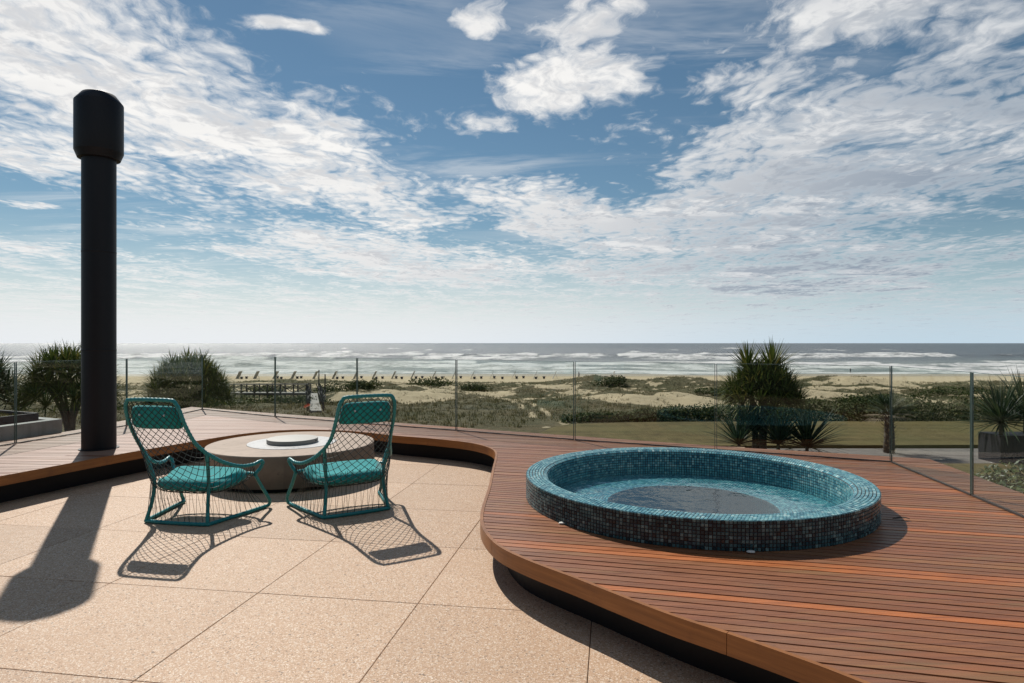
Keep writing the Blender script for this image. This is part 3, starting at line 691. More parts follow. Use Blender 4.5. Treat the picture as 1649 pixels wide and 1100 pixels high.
# ------------------------------------------------------------------ glass balustrade
GH = .962; GT = .014
GJ = [(-6.32, 5.95), (-5.947, 7.588), (-5.607, 9.218), (-5.60, 11.45), (-3.862, 10.327), (-2.329, 9.523), (-.764, 8.702), (.776, 7.876), (2.30, 7.146), (3.839, 6.414), (3.643, 5.018), (3.43, 3.55)]
GL = ['glass panel at the far left edge, left of the black column foot', 'glass panel directly behind the black column', 'glass panel right of the black column, reaching the far left corner', 'glass panel right of the far left corner, in front of the bushy tree', 'glass panel between the two chair backs, before the boardwalk', 'glass panel behind the right teal chair', 'glass panel before the sandy wheel track, right of the chairs', 'glass panel behind the left half of the spa pool', 'glass panel behind the right half of the spa pool, before the big branching plant', 'glass panel side-on at the right, before the small palm', 'glass panel at the right edge of the picture above the deck']
for i, (a, b_) in enumerate(zip(GJ, GJ[1:])):
    a, b_ = Vector((*a, 0)), Vector((*b_, 0)); d = (b_-a).normalized(); L = (b_-a).length-.012; m_ = (a+b_)/2; rz = math.atan2(d.y, d.x)
    g = thing('glass_panel', 'clear '+GL[i], 'glass panel', (m_.x, m_.y, DK+.004), rz, 'frameless glass panels along the deck edge')
    mb = MB(); mb.box((0, 0, .012+GH/2), (L-.016, GT, GH)); mb.build('pane', M_glass, g)
    for s_ in (-1, 1):
        mb = MB(); mb.box((s_*(L/2-.004), 0, .012+GH/2), (.0055, GT, GH)); mb.build('polished_edge', M_gedge, g)
    mb = MB(); mb.box((0, 0, .012+GH+.0015), (L-.016, GT, .003)); mb.build('top_edge', M_gedge, g)
    mb = MB(); mb.box((0, 0, .006), (L, .018, .012)); mb.build('bottom_channel', M_channel, g)
# ------------------------------------------------------------------ chairs
RAIL = [(.165, -.588, 1.05), (.218, -.582, 1.025), (.240, -.562, .965), (.250, -.515, .85), (.262, -.42, .70), (.29, -.32, .60), (.345, -.19, .508), (.40, -.04, .447), (.437, .09, .436), (.458, .175, .452), (.462, .205, .435), (.44, .20, .385), (.41, .165, .335)]
def chair(loc, rz, label):
    c = thing('lounge_chair', label, 'chair', loc, rz, 'teal rope lounge chairs')
    def wrap(name, path, r=.0145, step=.012, wrapk=3, parent=c):
        pts = resample(catmull(path, 10), step); rad = [r+(.0025 if k % wrapk == 0 else 0) for k in range(len(pts))]
        mb = MB(); mb.tube(pts, rad, 10); return mb.build(name, M_teal, parent, 'all')
    mir = lambda P_: [(-x, y, z) for x, y, z in P_]
    backp = list(reversed(mir(RAIL[:6])))+RAIL[:6]
    wrap('back_frame', backp)
    for P_ in (RAIL, mir(RAIL)): wrap('arm_rail', P_[5:])
    front = [(.41, .165, .335), (.33, .235, .325), (.18, .275, .318), (0, .285, .315)]; wrap('front_rail', front+list(reversed(mir(front[:-1]))))
    bleg = [(.292, -.322, .605), (.272, -.275, .47), (.256, -.245, .32), (.262, -.262, .17), (.285, -.30, .022)]
    fleg = [(.41, .165, .335), (.425, .235, .22), (.446, .305, .11), (.450, .330, .065), (.442, .338, .03), (.425, .325, .016)]
    for P_ in (bleg, mir(bleg), fleg, mir(fleg)):
        mb = MB(); mb.tube(resample(catmull(P_, 8), .02), .0150, 10); mb.build('leg', M_teal, c, 'all')
    base = [(-.425, .325), (-.38, .1), (-.33, -.12), (-.295, -.285), (-.27, -.302), (-.15, -.312), (0, -.316), (.15, -.312), (.27, -.302), (.295, -.285), (.33, -.12), (.38, .1), (.425, .325)]
    pts = resample(catmull([(x, y, .0172) for x, y in base], 12), .012); mb = MB(); mb.tube(pts, [.0150+(.0022 if k % 3 == 0 else 0) for k in range(len(pts))], 10); mb.build('base_ring', M_teal, c, 'all')
    # net surface between the rails
    Cn = [Vector(p_) for p_ in [(0, -.588, 1.035), (0, -.555, .86), (0, -.485, .67), (0, -.395, .46), (0, -.285, .275), (0, -.10, .225), (0, .10, .255), (0, .285, .315)]]
    Rn = [Vector(p_) for p_ in [(.21, -.585, 1.03), (.250, -.515, .85), (.262, -.42, .70), (.29, -.32, .60), (.345, -.19, .508), (.40, -.04, .447), (.437, .09, .436), (.40, .18, .33)]]
    Cc, Rc = catmull(Cn, 8), catmull(Rn, 8); nn = len(Cc)-1
    def S(s_, u):
        k = min(nn-1e-6, max(0, u*nn)); i = int(k); f_ = k-i; C_ = Cc[i].lerp(Cc[i+1], f_); R_ = Rc[i].lerp(Rc[i+1], f_); q = abs(s_)
        return Vector((R_.x*(math.sin(q*1.45)/math.sin(1.45))*(1 if s_ >= 0 else -1), C_.y+(R_.y-C_.y)*q**2.1, C_.z+(R_.z-C_.z)*q**(2.2+2.2*min(1, max(0, (u-.42)/.2)))))
    nu, nt_ = 11, 22; mb = MB()
    for sgn in (1, -1):
        for st in range(-nt_, nu+nt_):
            run = []
            for k in range(0, (nu+nt_)*2+1):
                v = k/2; uu = st+sgn*v if sgn > 0 else st+nu-v-st*0
                uu = st+v if sgn > 0 else (nu-st)-v
                if v > nt_: break
                if -1e-6 <= uu <= nu+1e-6: run.append(S(2*uu/nu-1, v/nt_))
            if len(run) > 1: mb.tube(run, .0026, 5, caps=False)
    mb.build('rope_net', M_net, c)
    # skirt of thin cords from the sling down to the base ring
    mb = MB(); nb = 34; per = resample(pts, .02); npx = len(per)
    for k in range(nb):
        for off in (-.5, .55):
            a = per[int((k+.5)/nb*npx) % npx]; aa = math.atan2(a.y, a.x)+off*.16
            top = S(max(-.93, min(.93, math.cos(aa)*.80)), .70+.24*max(-1, min(1, math.sin(aa))))
            mb.tube([a+Vector((0, 0, .008)), top], .0017, 4, caps=False)
    mb.build('cord_skirt', M_net, c)
    # cushions
    def pillow(name, s0, s1, u0, u1, th, off, parent, corner=.3, ns=22, nu_=18):
        vs_ = [[], []]
        for j in range(nu_+1):
            for i in range(ns+1):
                a, b_ = 2*i/ns-1, 2*j/nu_-1
                # square to rounded square
                e = 5.0; rr = (abs(a)**e+abs(b_)**e)**(1/e); mx = max(abs(a), abs(b_)); k = mx/rr if rr > 1e-6 else 1
                k = 1-(1-k)*1.0; a2, b2 = a*k, b_*k
                sw = s0+(s1-s0)*(b2+1)/2
                p_ = S(a2*sw, u0+(u1-u0)*(b2+1)/2); e1 = S(a2*sw+.01, u0+(u1-u0)*(b2+1)/2)-p_; e2 = S(a2*sw, u0+(u1-u0)*(b2+1)/2+.01)-p_
                n_ = e1.cross(e2).normalized()
                if n_.z < 0 and u0 > .4: n_ = -n_
                if u0 < .4 and n_.y < 0: n_ = -n_
                prof = (1-mx**7)**.5
                vs_[0].append(p_+n_*(off+th*.5-th*.5*prof*.9)); vs_[1].append(p_+n_*(off+th*.5+th*.5*prof+.006*math.cos(a*1.5)*math.cos(b_*1.5)))
        n = ns+1; fs = []; tot = len(vs_[0])
        for j in range(nu_):
            for i in range(ns):
                q = (j*n+i, j*n+i+1, (j+1)*n+i+1, (j+1)*n+i); fs.append(q[::-1]); fs.append(tuple(x+tot for x in q))
        mb = MB(); mb.add(vs_[0]+vs_[1], fs); o = mb.build(name, M_cush, parent, 'all')
        bm = bmesh.new(); bm.from_mesh(o.data); bmesh.ops.remove_doubles(bm, verts=bm.verts, dist=.0006); bmesh.ops.recalc_face_normals(bm, faces=bm.faces); bm.to_mesh(o.data); bm.free()
        return o
    pillow('seat_cushion', .78, .80, .555, .965, .11, .006, c)
    hc = pillow('head_cushion', .84, .82, .03, .185, .05, .004, c)
    for sx in (-.33, .33):
        q = S(sx, .085); mb = MB(); mb.lathe([(0, .0), (.009, .001), (.009, .004), (0, .006)], 14); o = mb.build('button', M_button, hc, True)
        o.location = q+Vector((0, -.001, 0)); o.rotation_euler = (R(82), 0, 0)
    return c
chair((-2.70, 5.50, 0), R(-11), 'teal rope lounge chair on the left, nearer the black column')
chair((-1.505, 5.765, 0), R(32), 'teal rope lounge chair on the right, nearer the spa pool')
# ------------------------------------------------------------------ planter left of the glass
pt = thing('roof_planter', 'long concrete planter with dry grass outside the left glass', 'planter', (-6.12, 8.62, DK))
pd = Vector((-.235, -.972, 0)); pn = Vector((-.90, .42, 0)).normalized()
def quadbox(mb, o_, a, b_, z0, z1):
    o_ = Vector(o_); mb.prism([(q.x, q.y) for q in (o_, o_+b_, o_+a+b_, o_+a)], z0, z1)
W_ = MB(); quadbox(W_, (0, 0, 0), pd*4.6, pn*.14, -.3, .175); quadbox(W_, pn*.141, pd*.14, pn*2.4, -.3, .174); W_.build('concrete_wall', M_greyconc, pt)
E_ = MB(); quadbox(E_, pn*.22+pd*.2, pd*4.3, pn*.03, .1, .27); quadbox(E_, pn*.251+pd*.2, pd*.03, pn*2.2, .1, .269); quadbox(E_, pn*2.42+pd*.231, pd*4.2, pn*.03, .1, .268); E_.build('metal_edging', M_panel, pt)
S_ = MB(); quadbox(S_, pn*.252+pd*.231, pd*4.2, pn*2.16, .05, .215); S_.build('soil', M_lawn, pt)
G_ = MB()
for k in range(7000):
    q = pn*(.26+2.14*random.random())+pd*(.24+4.0*random.random()**1.3); a = random.uniform(0, 6.28); l = random.uniform(.02, .06); d = Vector((math.cos(a), math.sin(a), 0)); w = Vector((-d.y, d.x, 0))*.004
    b0 = q+Vector((0, 0, .21)); G_.add([b0-w, b0+w, b0+d*l*.6+Vector((0, 0, l))], [(0, 1, 2)])
stuff(G_.build('grass', M_turf, pt))
# ------------------------------------------------------------------ plants
def blade(mb, base, d, L, w, droop, seg=4, fold=.35):
    d = d.normalized(); side = d.cross(Vector((0, 0, 1)))
    if side.length < .05: side = Vector((random.uniform(-1, 1), random.uniform(-1, 1), 0))
    side.normalize(); p_ = base.copy(); dd = d.copy(); vs_ = []; fs = []
    for i in range(seg+1):
        u = i/seg; ww = w*(.55+.9*u)*(1-u)**.6 if u < .35 else w*(1-u)**.75*1.05
        up = side.cross(dd).normalized(); vs_ += [p_-side*ww+up*ww*fold, p_, p_+side*ww+up*ww*fold]
        if i: k = 3*i; fs += [(k-3, k-2, k+1, k), (k-2, k-1, k+2, k+1)]
        p_ = p_+dd*(L/seg); dd = (dd+Vector((0, 0, -droop*(u+.25)))).normalized()
    mb.add(vs_, fs)
def rosette(mb, c, axis, n, L, w, droop, spread=(.15, 1.9)):
    axis = axis.normalized(); e1 = axis.orthogonal().normalized(); e2 = axis.cross(e1)
    for k in range(n):
        a = k*2.39996+random.uniform(-.2, .2); th = spread[0]+(spread[1]-spread[0])*((k+.5)/n)**.8+random.uniform(-.12, .12)
        d = axis*math.cos(th)+(e1*math.cos(a)+e2*math.sin(a))*math.sin(th)
        blade(mb, c+axis*.04*(1-k/n), d, L*random.uniform(.75, 1.12), w*random.uniform(.8, 1.2), droop*random.uniform(.4, 1.3))
def branching(loc, H, rx, zlow, tips, L, w, seed, label, leafmat, trunk_r=.16, main=6, nl=34, cluster=None, group=None, topx=0.0):
    random.seed(seed); tr = thing('screw_pine', label, 'tree', loc, 0, group); T = MB(); C_ = MB(); golden = 2.39996
    mains = []
    h0 = H*.16
    T.tube([(0, 0, -.3), (.03, .02, h0*.5), (0, 0, h0)], [trunk_r*1.6, trunk_r*1.3, trunk_r*1.1], 9)
    for k in range(main):
        a = k*golden+random.uniform(-.3, .3); rr = rx*random.uniform(.32, .55); z1 = zlow+(H-zlow)*random.uniform(.12, .40)
        e = Vector((rr*math.cos(a), rr*math.sin(a), z1)); m_ = Vector((e.x*.35, e.y*.35, h0+(z1-h0)*.45))
        path = catmull([(random.uniform(-.1, .1), random.uniform(-.1, .1), h0*random.uniform(.4, 1)), m_, e], 5); T.tube(path, list(np.linspace(trunk_r*.75, trunk_r*.42, len(path))), 7); mains.append(e)
    for k in range(tips):
        u = (k+.5)/tips; a = k*golden; rr = rx*math.sqrt(u)*random.uniform(.86, 1.05)
        zt = zlow+(H-zlow)*(1-(.9*u)**1.6)*random.uniform(.80, 1.02)
        if cluster: zt = cluster(rr*math.cos(a), rr*math.sin(a), zt)
        tip = Vector((rr*math.cos(a)+topx*(zt/H), rr*math.sin(a), zt-L*.55))
        j = min(mains, key=lambda q: (q-tip).length+random.uniform(0, .3)); mid = j.lerp(tip, .5)+Vector((tip.x*.06, tip.y*.06, -.05*H*random.random()))
        path = catmull([j, mid, tip], 4); T.tube(path, list(np.linspace(trunk_r*.40, trunk_r*.22, len(path))), 6)
        ax = Vector((tip.x*.75, tip.y*.75, .9*rx)).normalized()
        rosette(C_, tip, ax, nl, L, w, .24, (.15, 1.75))
    T.build('trunk', M_bark, tr, 'all'); C_.build('crown', leafmat, tr); return tr
def P3(px, py, h):          # where a sight line meets the level h metres under the eye
    Y_ = h*1020/(py-551); return ((px-824.5)/1020*Y_, Y_, EYE-h)
branching((11.4, 28.8, LAWN), 4.05, 1.6, 2.35, 72, .92, .042, 11, 'big branching screw pine with spiky tufts behind the spa pool', M_sword, .12, 12, 46, topx=0)
tt = thing('cabbage_tree', 'two tall leaf tufts standing above the big branching plant', 'tree', (11.35, 29.1, LAWN)); T = MB(); C_ = MB(); random.seed(3)
for (x, z, s_, n) in ((-.42, 4.05, .95, 60), (.48, 4.0, 1.1, 66)):
    T.tube([(x*.2, 0, -.2), (x*.6, .1, 2.0), (x, 0, z)], [.16, .12, .09], 8); rosette(C_, Vector((x*1.2, 0, z-.32)), Vector((x*.35, 0, 1)), int(n*1.2), 1.38*s_, .058, .06, (.05, 1.15))
T.build('trunk', M_bark, tt, 'all'); C_.build('crown', M_sword, tt)
def agave(name, loc, n, L, w, seed, label, m, cat='plant', spread=(.2, 1.5), droop=.12, stem=.3):
    random.seed(seed); a = thing(name, label, cat, loc); mb = MB(); mb.tube([(0, 0, -.1), (0, 0, stem)], [.09, .07], 7); mb.build('stem', M_bark, a, 'all')
    mb = MB(); rosette(mb, Vector((0, 0, stem)), Vector((0, 0, 1)), n, L, w, droop, spread); mb.build('leaves', m, a); return a
agave('yucca', (10.0, 27.9, LAWN), 97, 1.71, 0.063, 21, 'dark spiky yucca at the left foot of the big branching plant', M_swordd, stem=.5)
agave('yucca', (11.6, 27.6, LAWN), 127, 1.90, 0.069, 22, 'dark spiky yucca under the middle of the big branching plant', M_swordd, stem=.55)
agave('yucca', (12.9, 27.7, LAWN), 118, 2.02, 0.069, 23, 'dark spiky yucca at the right foot of the big branching plant', M_swordd, stem=.4)
agave('yucca', (10.8, 28.3, LAWN), 106, 1.52, 0.063, 24, 'spiky yucca with upright leaves behind the two front yuccas', M_swordd, stem=1.0)
# left trees
branching((-18.6, 36.5, LAWN-.1), 4.4, 2.2, 1.7, 80, 1.0, .042, 31, 'bushy screw pine seen through glass behind the left chair', M_sword, .15, 12, 46)
branching((-20.6, 29.5, LAWN), 4.75, 1.95, 2.2, 60, 1.05, .042, 37, 'tall screw pine behind the black column', M_sword, .14, 9, 46)
branching((-24.5, 29.0, LAWN), 4.4, 1.7, 2.3, 38, 1.1, .042, 41, 'screw pine cut by the left edge of the picture', M_swordd, .13, 7, 42)
# small palm
pm = thing('small_palm', 'small fan palm with shaggy trunk beside the right glass', 'palm', (16.9, 28.4, LAWN)); mb = MB(); random.seed(5)
mb.tube([(0, 0, -.2), (.02, 0, .8), (.0, 0, 1.75)], [.24, .21, .17], 12); mb.build('trunk', M_bark, pm, 'all'); mb = MB()
for k in range(70):
    a = k*2.4; z = .05+1.65*k/70; d = Vector((math.cos(a), math.sin(a), .8)); blade(mb, Vector((math.cos(a)*.18, math.sin(a)*.18, z)), d, .26, .05, -.1, 3)
mb.build('leaf_boots', M_dead, pm); mb = MB(); md = MB()
for k in range(26):
    a = k*2.4; el = 1.25-1.5*k/26; d = Vector((math.cos(a)*math.cos(el), math.sin(a)*math.cos(el), math.sin(el))); c0 = Vector((0, 0, 1.72)); e = c0+d*random.uniform(.35, .6); tgt = mb if k < 20 else md
    tgt.tube([c0, e], .012, 4); s_ = d.cross(Vector((0, 0, 1))).normalized()
    for j in range(13):
        b_ = (j-6)/6*1.15; blade(tgt, e, (d*math.cos(b_)+s_*math.sin(b_)).normalized(), .80*random.uniform(.85, 1.1), .034, .25, 3)
mb.build('fronds', M_swordd, pm); md.build('dry_fronds', M_dead, pm)
# planter with a big spiky plant at the right edge
pb = thing('planter_box', 'dark slatted planter box below the right spiky plant', 'planter', (21.3, 26.3, LAWN))
mb = MB(); mb.box((0, 0, .6), (3.0, 1.2, 1.2)); mb.build('box_body', M_panel, pb)
slm = MB(); slm.box((0, -.615, .6), (.155, .03, 1.16)); slm_me = slm.mesh('slat'); slm_me.materials.append(M_panel)
for k in range(18): o = obj('slat', slm_me, None, pb); o.location = (-1.42+k*.167, 0, 0)
agave('spiky_palm', (20.0, 25.9, LAWN+1.15), 170, 2.0, .055, 51, 'large spiky plant with long arching leaves at the right edge', M_swordd, spread=(.1, 1.75), droop=.22, stem=.55)
agave('spiky_palm', (21.4, 26.4, LAWN+1.15), 150, 2.2, .055, 52, 'large spiky plant half cut off by the right edge', M_swordd, spread=(.1, 1.6), droop=.2, stem=.7)
# leafy shrubs
def leaves(mb, c, r, n, s_, flat=.8):
    lob = [(Vector((random.gauss(0, .42), random.gauss(0, .42), random.uniform(-.1, .55))), random.uniform(.45, .75)) for _ in range(7)]
    for k in range(n):
        o_, q = random.choice(lob); d = Vector((random.gauss(0, 1), random.gauss(0, 1), random.gauss(.2, 1))).normalized(); p_ = o_+d*q*random.uniform(.7, 1.05)
        p_ = Vector((c[0]+p_.x*r[0], c[1]+p_.y*r[1], c[2]+max(-.05, (p_.z+.25)*.75)*r[2]))
        a = Vector((random.gauss(0, 1), random.gauss(0, 1), random.gauss(0, .7))).normalized(); b_ = a.cross(d+Vector((0, 0, .3))).normalized(); l = s_*random.uniform(.6, 1.3)
        mb.add([p_-a*l*.5, p_+b_*l*.28, p_+a*l*.6, p_-b_*l*.28], [(0, 1, 2, 3)])
def shrub(name, loc, r, n, s_, label, m=M_shrub, cat='shrub', group=None, seed=0):
    random.seed(seed); o = thing(name, label, cat, loc, 0, group); mb = MB(); leaves(mb, (0, 0, 0), r, n, s_); mb.build('foliage', m, o)
    mb = MB()
    for k in range(5):
        a = k*1.26; mb.tube([(0, 0, -.15), (math.cos(a)*r[0]*.3, math.sin(a)*r[1]*.3, r[2]*.5)], [.03, .015], 5)
    mb.build('stem', M_bark, o); return o
HEDGE = [(4.6, 40.2, 1.0, .6), (5.9, 39.9, 1.1, .7), (7.6, 40.3, 1.1, .75), (9.3, 40.0, 1.2, .95), (11.0, 40.4, 1.2, 1.1), (12.9, 40.2, 1.3, 1.15), (14.9, 40.6, 1.3, 1.2), (16.9, 40.3, 1.3, 1.35), (18.8, 40.6, 1.4, 1.5), (20.9, 40.4, 1.4, 1.65), (22.9, 40.7, 1.4, 1.8), (25.0, 40.5, 1.5, 1.7), (27.2, 40.8, 1.5, 1.8), (29.4, 40.6, 1.5, 1.75), (31.6, 40.9, 1.6, 1.8), (33.9, 40.7, 1.6, 1.9)]
for k, (x, y, r, h) in enumerate(HEDGE):
    shrub('coastal_shrub', (x, y, tz(x, y)-.05), (r*1.15, r*.9, h), 1000, .20, 'dense green shrub along the far edge of the lawn, %s from the left' % ORD[k], group='shrubs along the far edge of the lawn', seed=100+k)
BUSH = [(17.0, 108, 3.4, 1.9, 'rounded dark bush on the dune crest, right of the glass joint over the sand'), (-12.2, 101, 3.6, 1.7, 'dark bush on the dune before the leaning panels, right of the right chair'), (-5.2, 97, 2.1, 1.7, 'small round dark bush left of the sandy gap'), (-23.5, 82, 3.0, 2.0, 'dark bush left of the right chair back, by the boardwalk end'), (-20.6, 86, 2.4, 1.9, 'dark bush touching the left side of the right chair back'), (-34, 88, 3.6, 1.6, 'low dark bush behind the boardwalk rail'), (31, 68, 3.2, 1.0, 'green bush on sand right of the big branching plant'), (29, 50, 2.6, 1.3, 'dark bush on the slope behind the lawn shrubs'), (48, 78, 4.5, .9, 'low green bush spread over the right dune'), (60, 84, 6, .9, 'long low bush on the far right dune'), (27.5, 84, 3.0, 1.0, 'low green tussock bush on the sand by the horizon plant')]
for k, (x, y, r, h, l) in enumerate(BUSH): shrub('dune_bush', (x, y, tz(x, y)-.1), (r, r*.8, h), 1100, .34, l, seed=200+k)
UND = [(-30, 56, 3.2, 1.1), (-26.5, 60, 3.4, 1.2), (-23, 63, 3.4, 1.2), (-19.5, 65, 2.6, 1.1), (-33, 64, 3.6, 1.2)]
for k, (x, y, r, h) in enumerate(UND): shrub('dune_bush', (x, y, tz(x, y)-.1), (r, r*.8, h), 1100, .28, 'dark green bush below the boardwalk, %s from the left' % ORD[k if k < 4 else 4] if k < 4 else 'dark green bush under the boardwalk, partly hidden by the left tree', group='bushes below the boardwalk', seed=300+k)
for k, (x, y, z1) in enumerate([(11.6, 14.9, 2.1), (12.9, 15.2, 2.1), (11.0, 13.6, 2.1), (10.2, 12.4, 2.1), (12.0, 13.4, 2.1)]):
    o = shrub('flowering_hedge', (x, y, LAWN), (1.05, .95, z1), 2800, .13, ['green hedge bush with white flowers outside the right glass, leftmost', 'hedge bush with white flowers behind the leftmost hedge bush', 'hedge bush with white flowers at the back right of the hedge', 'low hedge bush with white flowers nearest the deck', 'hedge bush with white flowers cut by the right edge'][k], M_hedge, 'hedge', 'hedge bushes outside the right glass', 400+k)
    mb = MB()
    for q in range(16):
        d = Vector((random.gauss(0, .6), random.gauss(0, .6), random.uniform(.55, 1.05))); c0 = Vector((d.x, d.y*.9, d.z*z1))
        for j in range(5):
            a = j*1.257; e = Vector((math.cos(a), math.sin(a), .4))*.026; w = Vector((-math.sin(a), math.cos(a), 0))*.011; mb.add([c0, c0+e*.6+w, c0+e, c0+e*.6-w], [(0, 1, 2, 3)])
    mb.build('blossom', M_white, o)
# dune grass: tufts over every overgrown part of the dunes
N = 95000; gx = rng.uniform(-75, 105, N); gy = 37+(128-37)*rng.random(N)**1.1
keep = (np.abs(gx) < gy*.95+6) & ~((gx > 1) & (gy < 39.6)) & (rng.random(N) > sandmask(gx, gy)*.90); gx, gy = gx[keep], gy[keep]; gz = terrain(gx, gy)
nb = 5; n = len(gx); sc = (.10+.34*rng.random(n)**2.5)*np.interp(gy, [37, 60, 128], [.85, .9, .9]); A_ = rng.uniform(0, 6.283, (n, nb)); lean = rng.uniform(.15, .9, (n, nb)); hh = sc[:, None]*rng.uniform(.6, 1.15, (n, nb))
bx = gx[:, None]+rng.normal(0, .10, (n, nb)); by = gy[:, None]+rng.normal(0, .10, (n, nb)); bz = np.repeat(gz[:, None], nb, 1)-.04; ww = .022+.05*sc[:, None]
V0 = np.stack([bx-np.sin(A_)*ww, by+np.cos(A_)*ww, bz], -1); V1 = np.stack([bx+np.sin(A_)*ww, by-np.cos(A_)*ww, bz], -1); V2 = np.stack([bx+np.cos(A_)*hh*lean, by+np.sin(A_)*hh*lean, bz+hh], -1)
V = np.stack([V0, V1, V2], 2).reshape(-1, 3); nt = len(V)//3
me = bpy.data.meshes.new('dune_grass'); me.vertices.add(len(V)); me.vertices.foreach_set('co', V.ravel()); me.loops.add(len(V)); me.loops.foreach_set('vertex_index', np.arange(len(V))); me.polygons.add(nt); me.polygons.foreach_set('loop_start', np.arange(nt)*3); me.update(calc_edges=True)
gr = stuff(obj('dune_grass', me, M_grass)); tag(gr, 'dry olive grass covering the dunes behind the terrace', 'grass')
# ------------------------------------------------------------------ boardwalk
bw = thing('boardwalk', 'raised wooden boardwalk with crossed railing behind the chairs', 'boardwalk', (-26.9, 76, -4.55))
plm = MB(); plm.box((0, 0, 0), (.135, 1.6, .05)); plm_me = plm.mesh('walk_plank'); plm_me.materials.append(M_greywood)
for k in range(88): o = obj('walk_plank', plm_me, None, bw); o.location = (-10.0+k*.145, 0, random.uniform(-.006, .006))
pm_ = MB(); pm_.box((0, 0, 0), (.13, .13, 2.2)); pm_me = pm_.mesh('post'); pm_me.materials.append(M_darkwood)
for k in range(9):
    for s_ in (-.78, .78): o = obj('post', pm_me, None, bw); o.location = (-9.9+k*1.55, s_, -.05)
for s_ in (-.78, .78):
    mb = MB(); mb.box((-3.6, s_, 1.0), (12.8, .09, .08)); mb.build('handrail', M_greywood, bw)
    mb = MB(); mb.box((-3.6, s_*1.02, -.12), (12.8, .08, .2)); mb.build('beam', M_darkwood, bw)
for k in range(8):
    for s_ in (0, 1):
        mb = MB(); x0 = -9.85+k*1.55; mb.beam((x0, -.78, .06+.9*s_), (x0+1.45, -.78, .06+.9*(1-s_)), .05, .07); mb.build('cross_brace', M_darkwood, bw)
rp = thing('ramp', 'pale grey ramp leading down from the boardwalk towards the house', 'ramp', (-23.5, 75.1, -4.55)); mb = MB()
def rpt(u, w): y_ = 75.1-29.6*u; x_ = -23.5+9.4*u; return Vector((x_+23.5+w, y_-75.1, max(-4.55*(1-u)-3.75*u, tz(x_, y_)+.12)+4.55))
RS = 24
for k in range(RS):
    a_, b_ = rpt(k/RS, -.42), rpt((k+.94)/RS, -.42); c_, d_ = rpt(k/RS, .42), rpt((k+.94)/RS, .42); dn = Vector((0, 0, -.12)); mb = MB()
    mb.add([a_, b_, d_, c_, a_+dn, b_+dn, d_+dn, c_+dn], [(3, 2, 1, 0), (4, 5, 6, 7), (0, 1, 5, 4), (1, 2, 6, 5), (2, 3, 7, 6), (3, 0, 4, 7)]); mb.build('ramp_board', M_greywood, rp)
random.seed(77)
for s_ in (-1, 1):
    for k in range(13):
        q = rpt((k+.5)/13, s_*.55); e = rpt(min(1, (k+1.5)/13), s_*.55); J = lambda a: Vector((random.uniform(-a, a), random.uniform(-a, a), 0)); mb = MB()
        mb.tube(catmull([q+Vector((0, 0, -.6)), q+J(.12)+Vector((0, 0, .5)), q+J(.25)+Vector((0, 0, 1.3))], 4), .05, 6); mb.build('branch_post', M_darkwood, rp, 'all')
        mb = MB(); mb.tube(catmull([q+Vector((0, 0, .5)), q.lerp(e, .5)+J(.2)+Vector((0, 0, random.uniform(.5, 1.2))), e+Vector((0, 0, random.uniform(.5, 1.0)))], 4), .035, 5); mb.build('branch_rail', M_darkwood, rp, 'all')
for k, (x, h) in enumerate(((-23.55, 3.0), (-22.8, 2.3))):
    mb = MB(); mb.tube([(0, 0, -.5), (.02, 0, h)], [.09, .07], 8); o = tag(mb.build('timber_post', M_darkwood, None, 'all'), ['tallest dark timber post at the boardwalk end', 'shorter dark timber post right of the tallest post'][k], 'post'); o.location = (x, 77.2, tz(x, 77.2))
# orange flowering plant
fw = thing('flowering_plant', 'low plant with a bright orange flower below the boardwalk', 'plant', (-13.3, 41.0, tz(-13.3, 41.0))); mb = MB(); random.seed(9); rosette(mb, Vector((0, 0, .1)), Vector((0, 0, 1)), 30, .75, .03, .2, (.1, 1.4)); mb.build('leaves', M_shrub, fw); mb = MB()
for k in range(3): rosette(mb, Vector((-.1+.12*k, 0, .75+.06*k)), Vector((0, 0, 1)), 12, .22, .03, .1, (.2, 1.3))
mb.build('petals', M_flower, fw); mb = MB(); mb.tube([(0, 0, 0), (0, 0, .78)], .012, 5); mb.build('stalk', M_shrub, fw)
# ------------------------------------------------------------------ beach: leaning panels, stools, walkers
PX = [382, 410, 441, 470, 505, 536, 570, 600, 631, 662, 696, 728, 758, 789, 824, 859, 890, 984]
def at_ground(px, py):
    u = (px-824.5)/1020; y = 120.0
    for k in range(60): z = tz(u*y, y); y += ((EYE-z)*1020/(py-551)-y)*.5
    return u*y, y, tz(u*y, y)
pan = MB()
panel_parts = {}
for i, px in enumerate(PX):
    Yp = 148.0; X = (px-824.5)/1020*Yp; z = tz(X, Yp)
    th = thing('leaning_panel', 'grey slatted panel leaning on the beach, %s from the left' % ORD[i], 'panel', (X, Yp, z), 0, 'slatted panels leaning along the beach')
    if not panel_parts:
        for nm in ('slat', 'prop', 'stake'):
            mb = MB()
            if nm == 'slat': mb.beam((0, 0, .02), (.85, 0, 1.75), .17, .05)
            if nm == 'prop': mb.beam((.62, .02, 1.25), (1.15, .02, -.05), .06, .06)
            if nm == 'stake': mb.beam((.92, .5, 1.7), (.92, .5, -.1), .035, .035)
            panel_parts[nm] = mb.mesh(nm); panel_parts[nm].materials.append(M_palewood)
    for j in range(9): o = obj('slat', panel_parts['slat'], None, th); o.location = (0, -.86+j*.215, 0)
    obj('prop', panel_parts['prop'], None, th)
    if i % 3 == 2: obj('stake', panel_parts['stake'], None, th)
DXS = [389, 397, 447, 453, 479, 485, 543, 552, 582, 606, 616, 638, 647, 670, 680, 702, 712, 742, 764, 775, 796, 809, 832, 843, 863, 876, 975, 1005]
st_parts = None
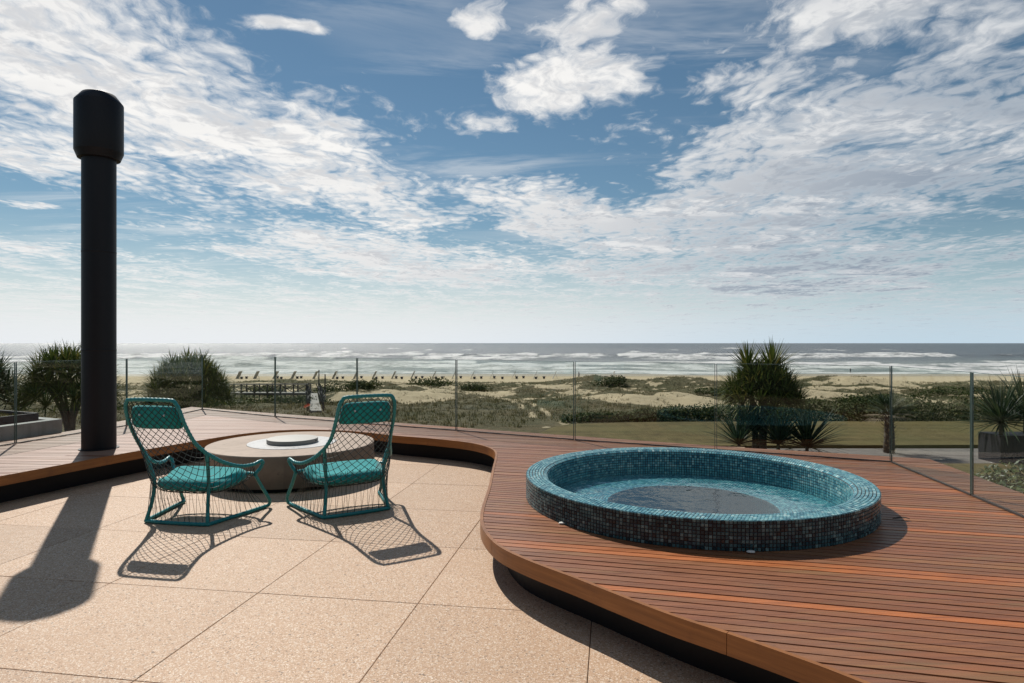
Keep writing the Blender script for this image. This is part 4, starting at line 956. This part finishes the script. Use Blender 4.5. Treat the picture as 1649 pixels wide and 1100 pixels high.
for i, px in enumerate(DXS):
    Yp = 146.0+(i % 3)*2.0; X = (px-824.5)/1020*Yp; z = tz(X, Yp)
    th = thing('beach_stool', 'small dark stool on the beach, %s from the left' % ORD[i], 'stool', (X, Yp, z), i*.7, 'dark stools among the leaning panels')
    if st_parts is None:
        a = MB(); a.lathe([(0, .36), (.34, .36), (.37, .41), (.36, .50), (.25, .56), (0, .57)], 14); b_ = MB(); b_.lathe([(.30, -.05), (.24, .2), (.26, .38)], 12); st_parts = (a.mesh('seat'), b_.mesh('drum_base')); [q.materials.append(M_panel) for q in st_parts]
    obj('seat', st_parts[0], None, th); obj('drum_base', st_parts[1], None, th)
def person(loc, rz, h, label, cloth, stride):
    me = bpy.data.meshes.new('body')
    J = {'pel': (0, 0, .95, .13), 'chest': (0, .02, 1.32, .15), 'neck': (0, .03, 1.5, .06), 'head': (0, .05, 1.63, .10), 'top': (0, .04, 1.74, .07),
         'ls': (-.19, .02, 1.43, .065), 'le': (-.24, -.06, 1.15, .048), 'lw': (-.22, .06, .92, .035), 'rs': (.19, .02, 1.43, .065), 're': (.24, .0, 1.15, .048), 'rw': (.23, .14, .94, .035),
         'lh': (-.1, 0, .90, .095), 'lk': (-.1, stride, .5, .065), 'la': (-.1, stride*.9, .09, .045), 'lt': (-.1, stride*.9+.15, .03, .035), 'rh': (.1, 0, .90, .095), 'rk': (.1, -stride*.3, .5, .065), 'ra': (.1, -stride*1.3, .1, .045), 'rt': (.1, -stride*1.3+.14, .03, .035)}
    E_ = [('pel', 'chest'), ('chest', 'neck'), ('neck', 'head'), ('head', 'top'), ('chest', 'ls'), ('ls', 'le'), ('le', 'lw'), ('chest', 'rs'), ('rs', 're'), ('re', 'rw'), ('pel', 'lh'), ('lh', 'lk'), ('lk', 'la'), ('la', 'lt'), ('pel', 'rh'), ('rh', 'rk'), ('rk', 'ra'), ('ra', 'rt')]
    ks = list(J); s_ = h/1.76; me.from_pydata([tuple(c*s_ for c in J[k][:3]) for k in ks], [(ks.index(a), ks.index(b_)) for a, b_ in E_], [])
    o = obj('body', me); o.modifiers.new('skin', 'SKIN'); o.modifiers.new('sub', 'SUBSURF').levels = 1; o.modifiers['sub'].render_levels = 1
    for i, k in enumerate(ks): me.skin_vertices[0].data[i].radius = (J[k][3]*s_, J[k][3]*s_); me.skin_vertices[0].data[i].use_root = (k == 'pel')
    dg = bpy.context.evaluated_depsgraph_get(); m2 = bpy.data.meshes.new_from_object(o.evaluated_get(dg)); bpy.data.objects.remove(o)
    def fc(t, b):
        z_ = t.xyz(t.n('TexCoord').outputs['Object'])[2]; col = t.ramp(t.m('DIVIDE', z_, h), [(0, (.28, .16, .11)), (.28, cloth[0]), (.54, cloth[1]), (.84, (.30, .18, .12)), (.94, (.03, .02, .015))], 'CONSTANT'); setin(t, b, 'Base Color', col)
    r_ = obj('person', m2, None, None, 'all'); m2.materials.clear(); m2.materials.append(mat('clothing', rough=.8, fn=fc)); r_.location = loc; r_.rotation_euler = (0, 0, rz); tag(r_, label, 'person')
x, y = 15.6, 147.5; person((x, y, tz(x, y)), R(70), 1.75, 'person in dark clothes walking on the beach near the leaning panels', ((.02, .02, .03), (.03, .03, .045)), .16)
x, y = 97.5, 182.5; person((x, y, SEA), R(-80), 1.5, 'distant person standing at the waterline on the right', ((.03, .03, .04), (.05, .05, .06)), .10)
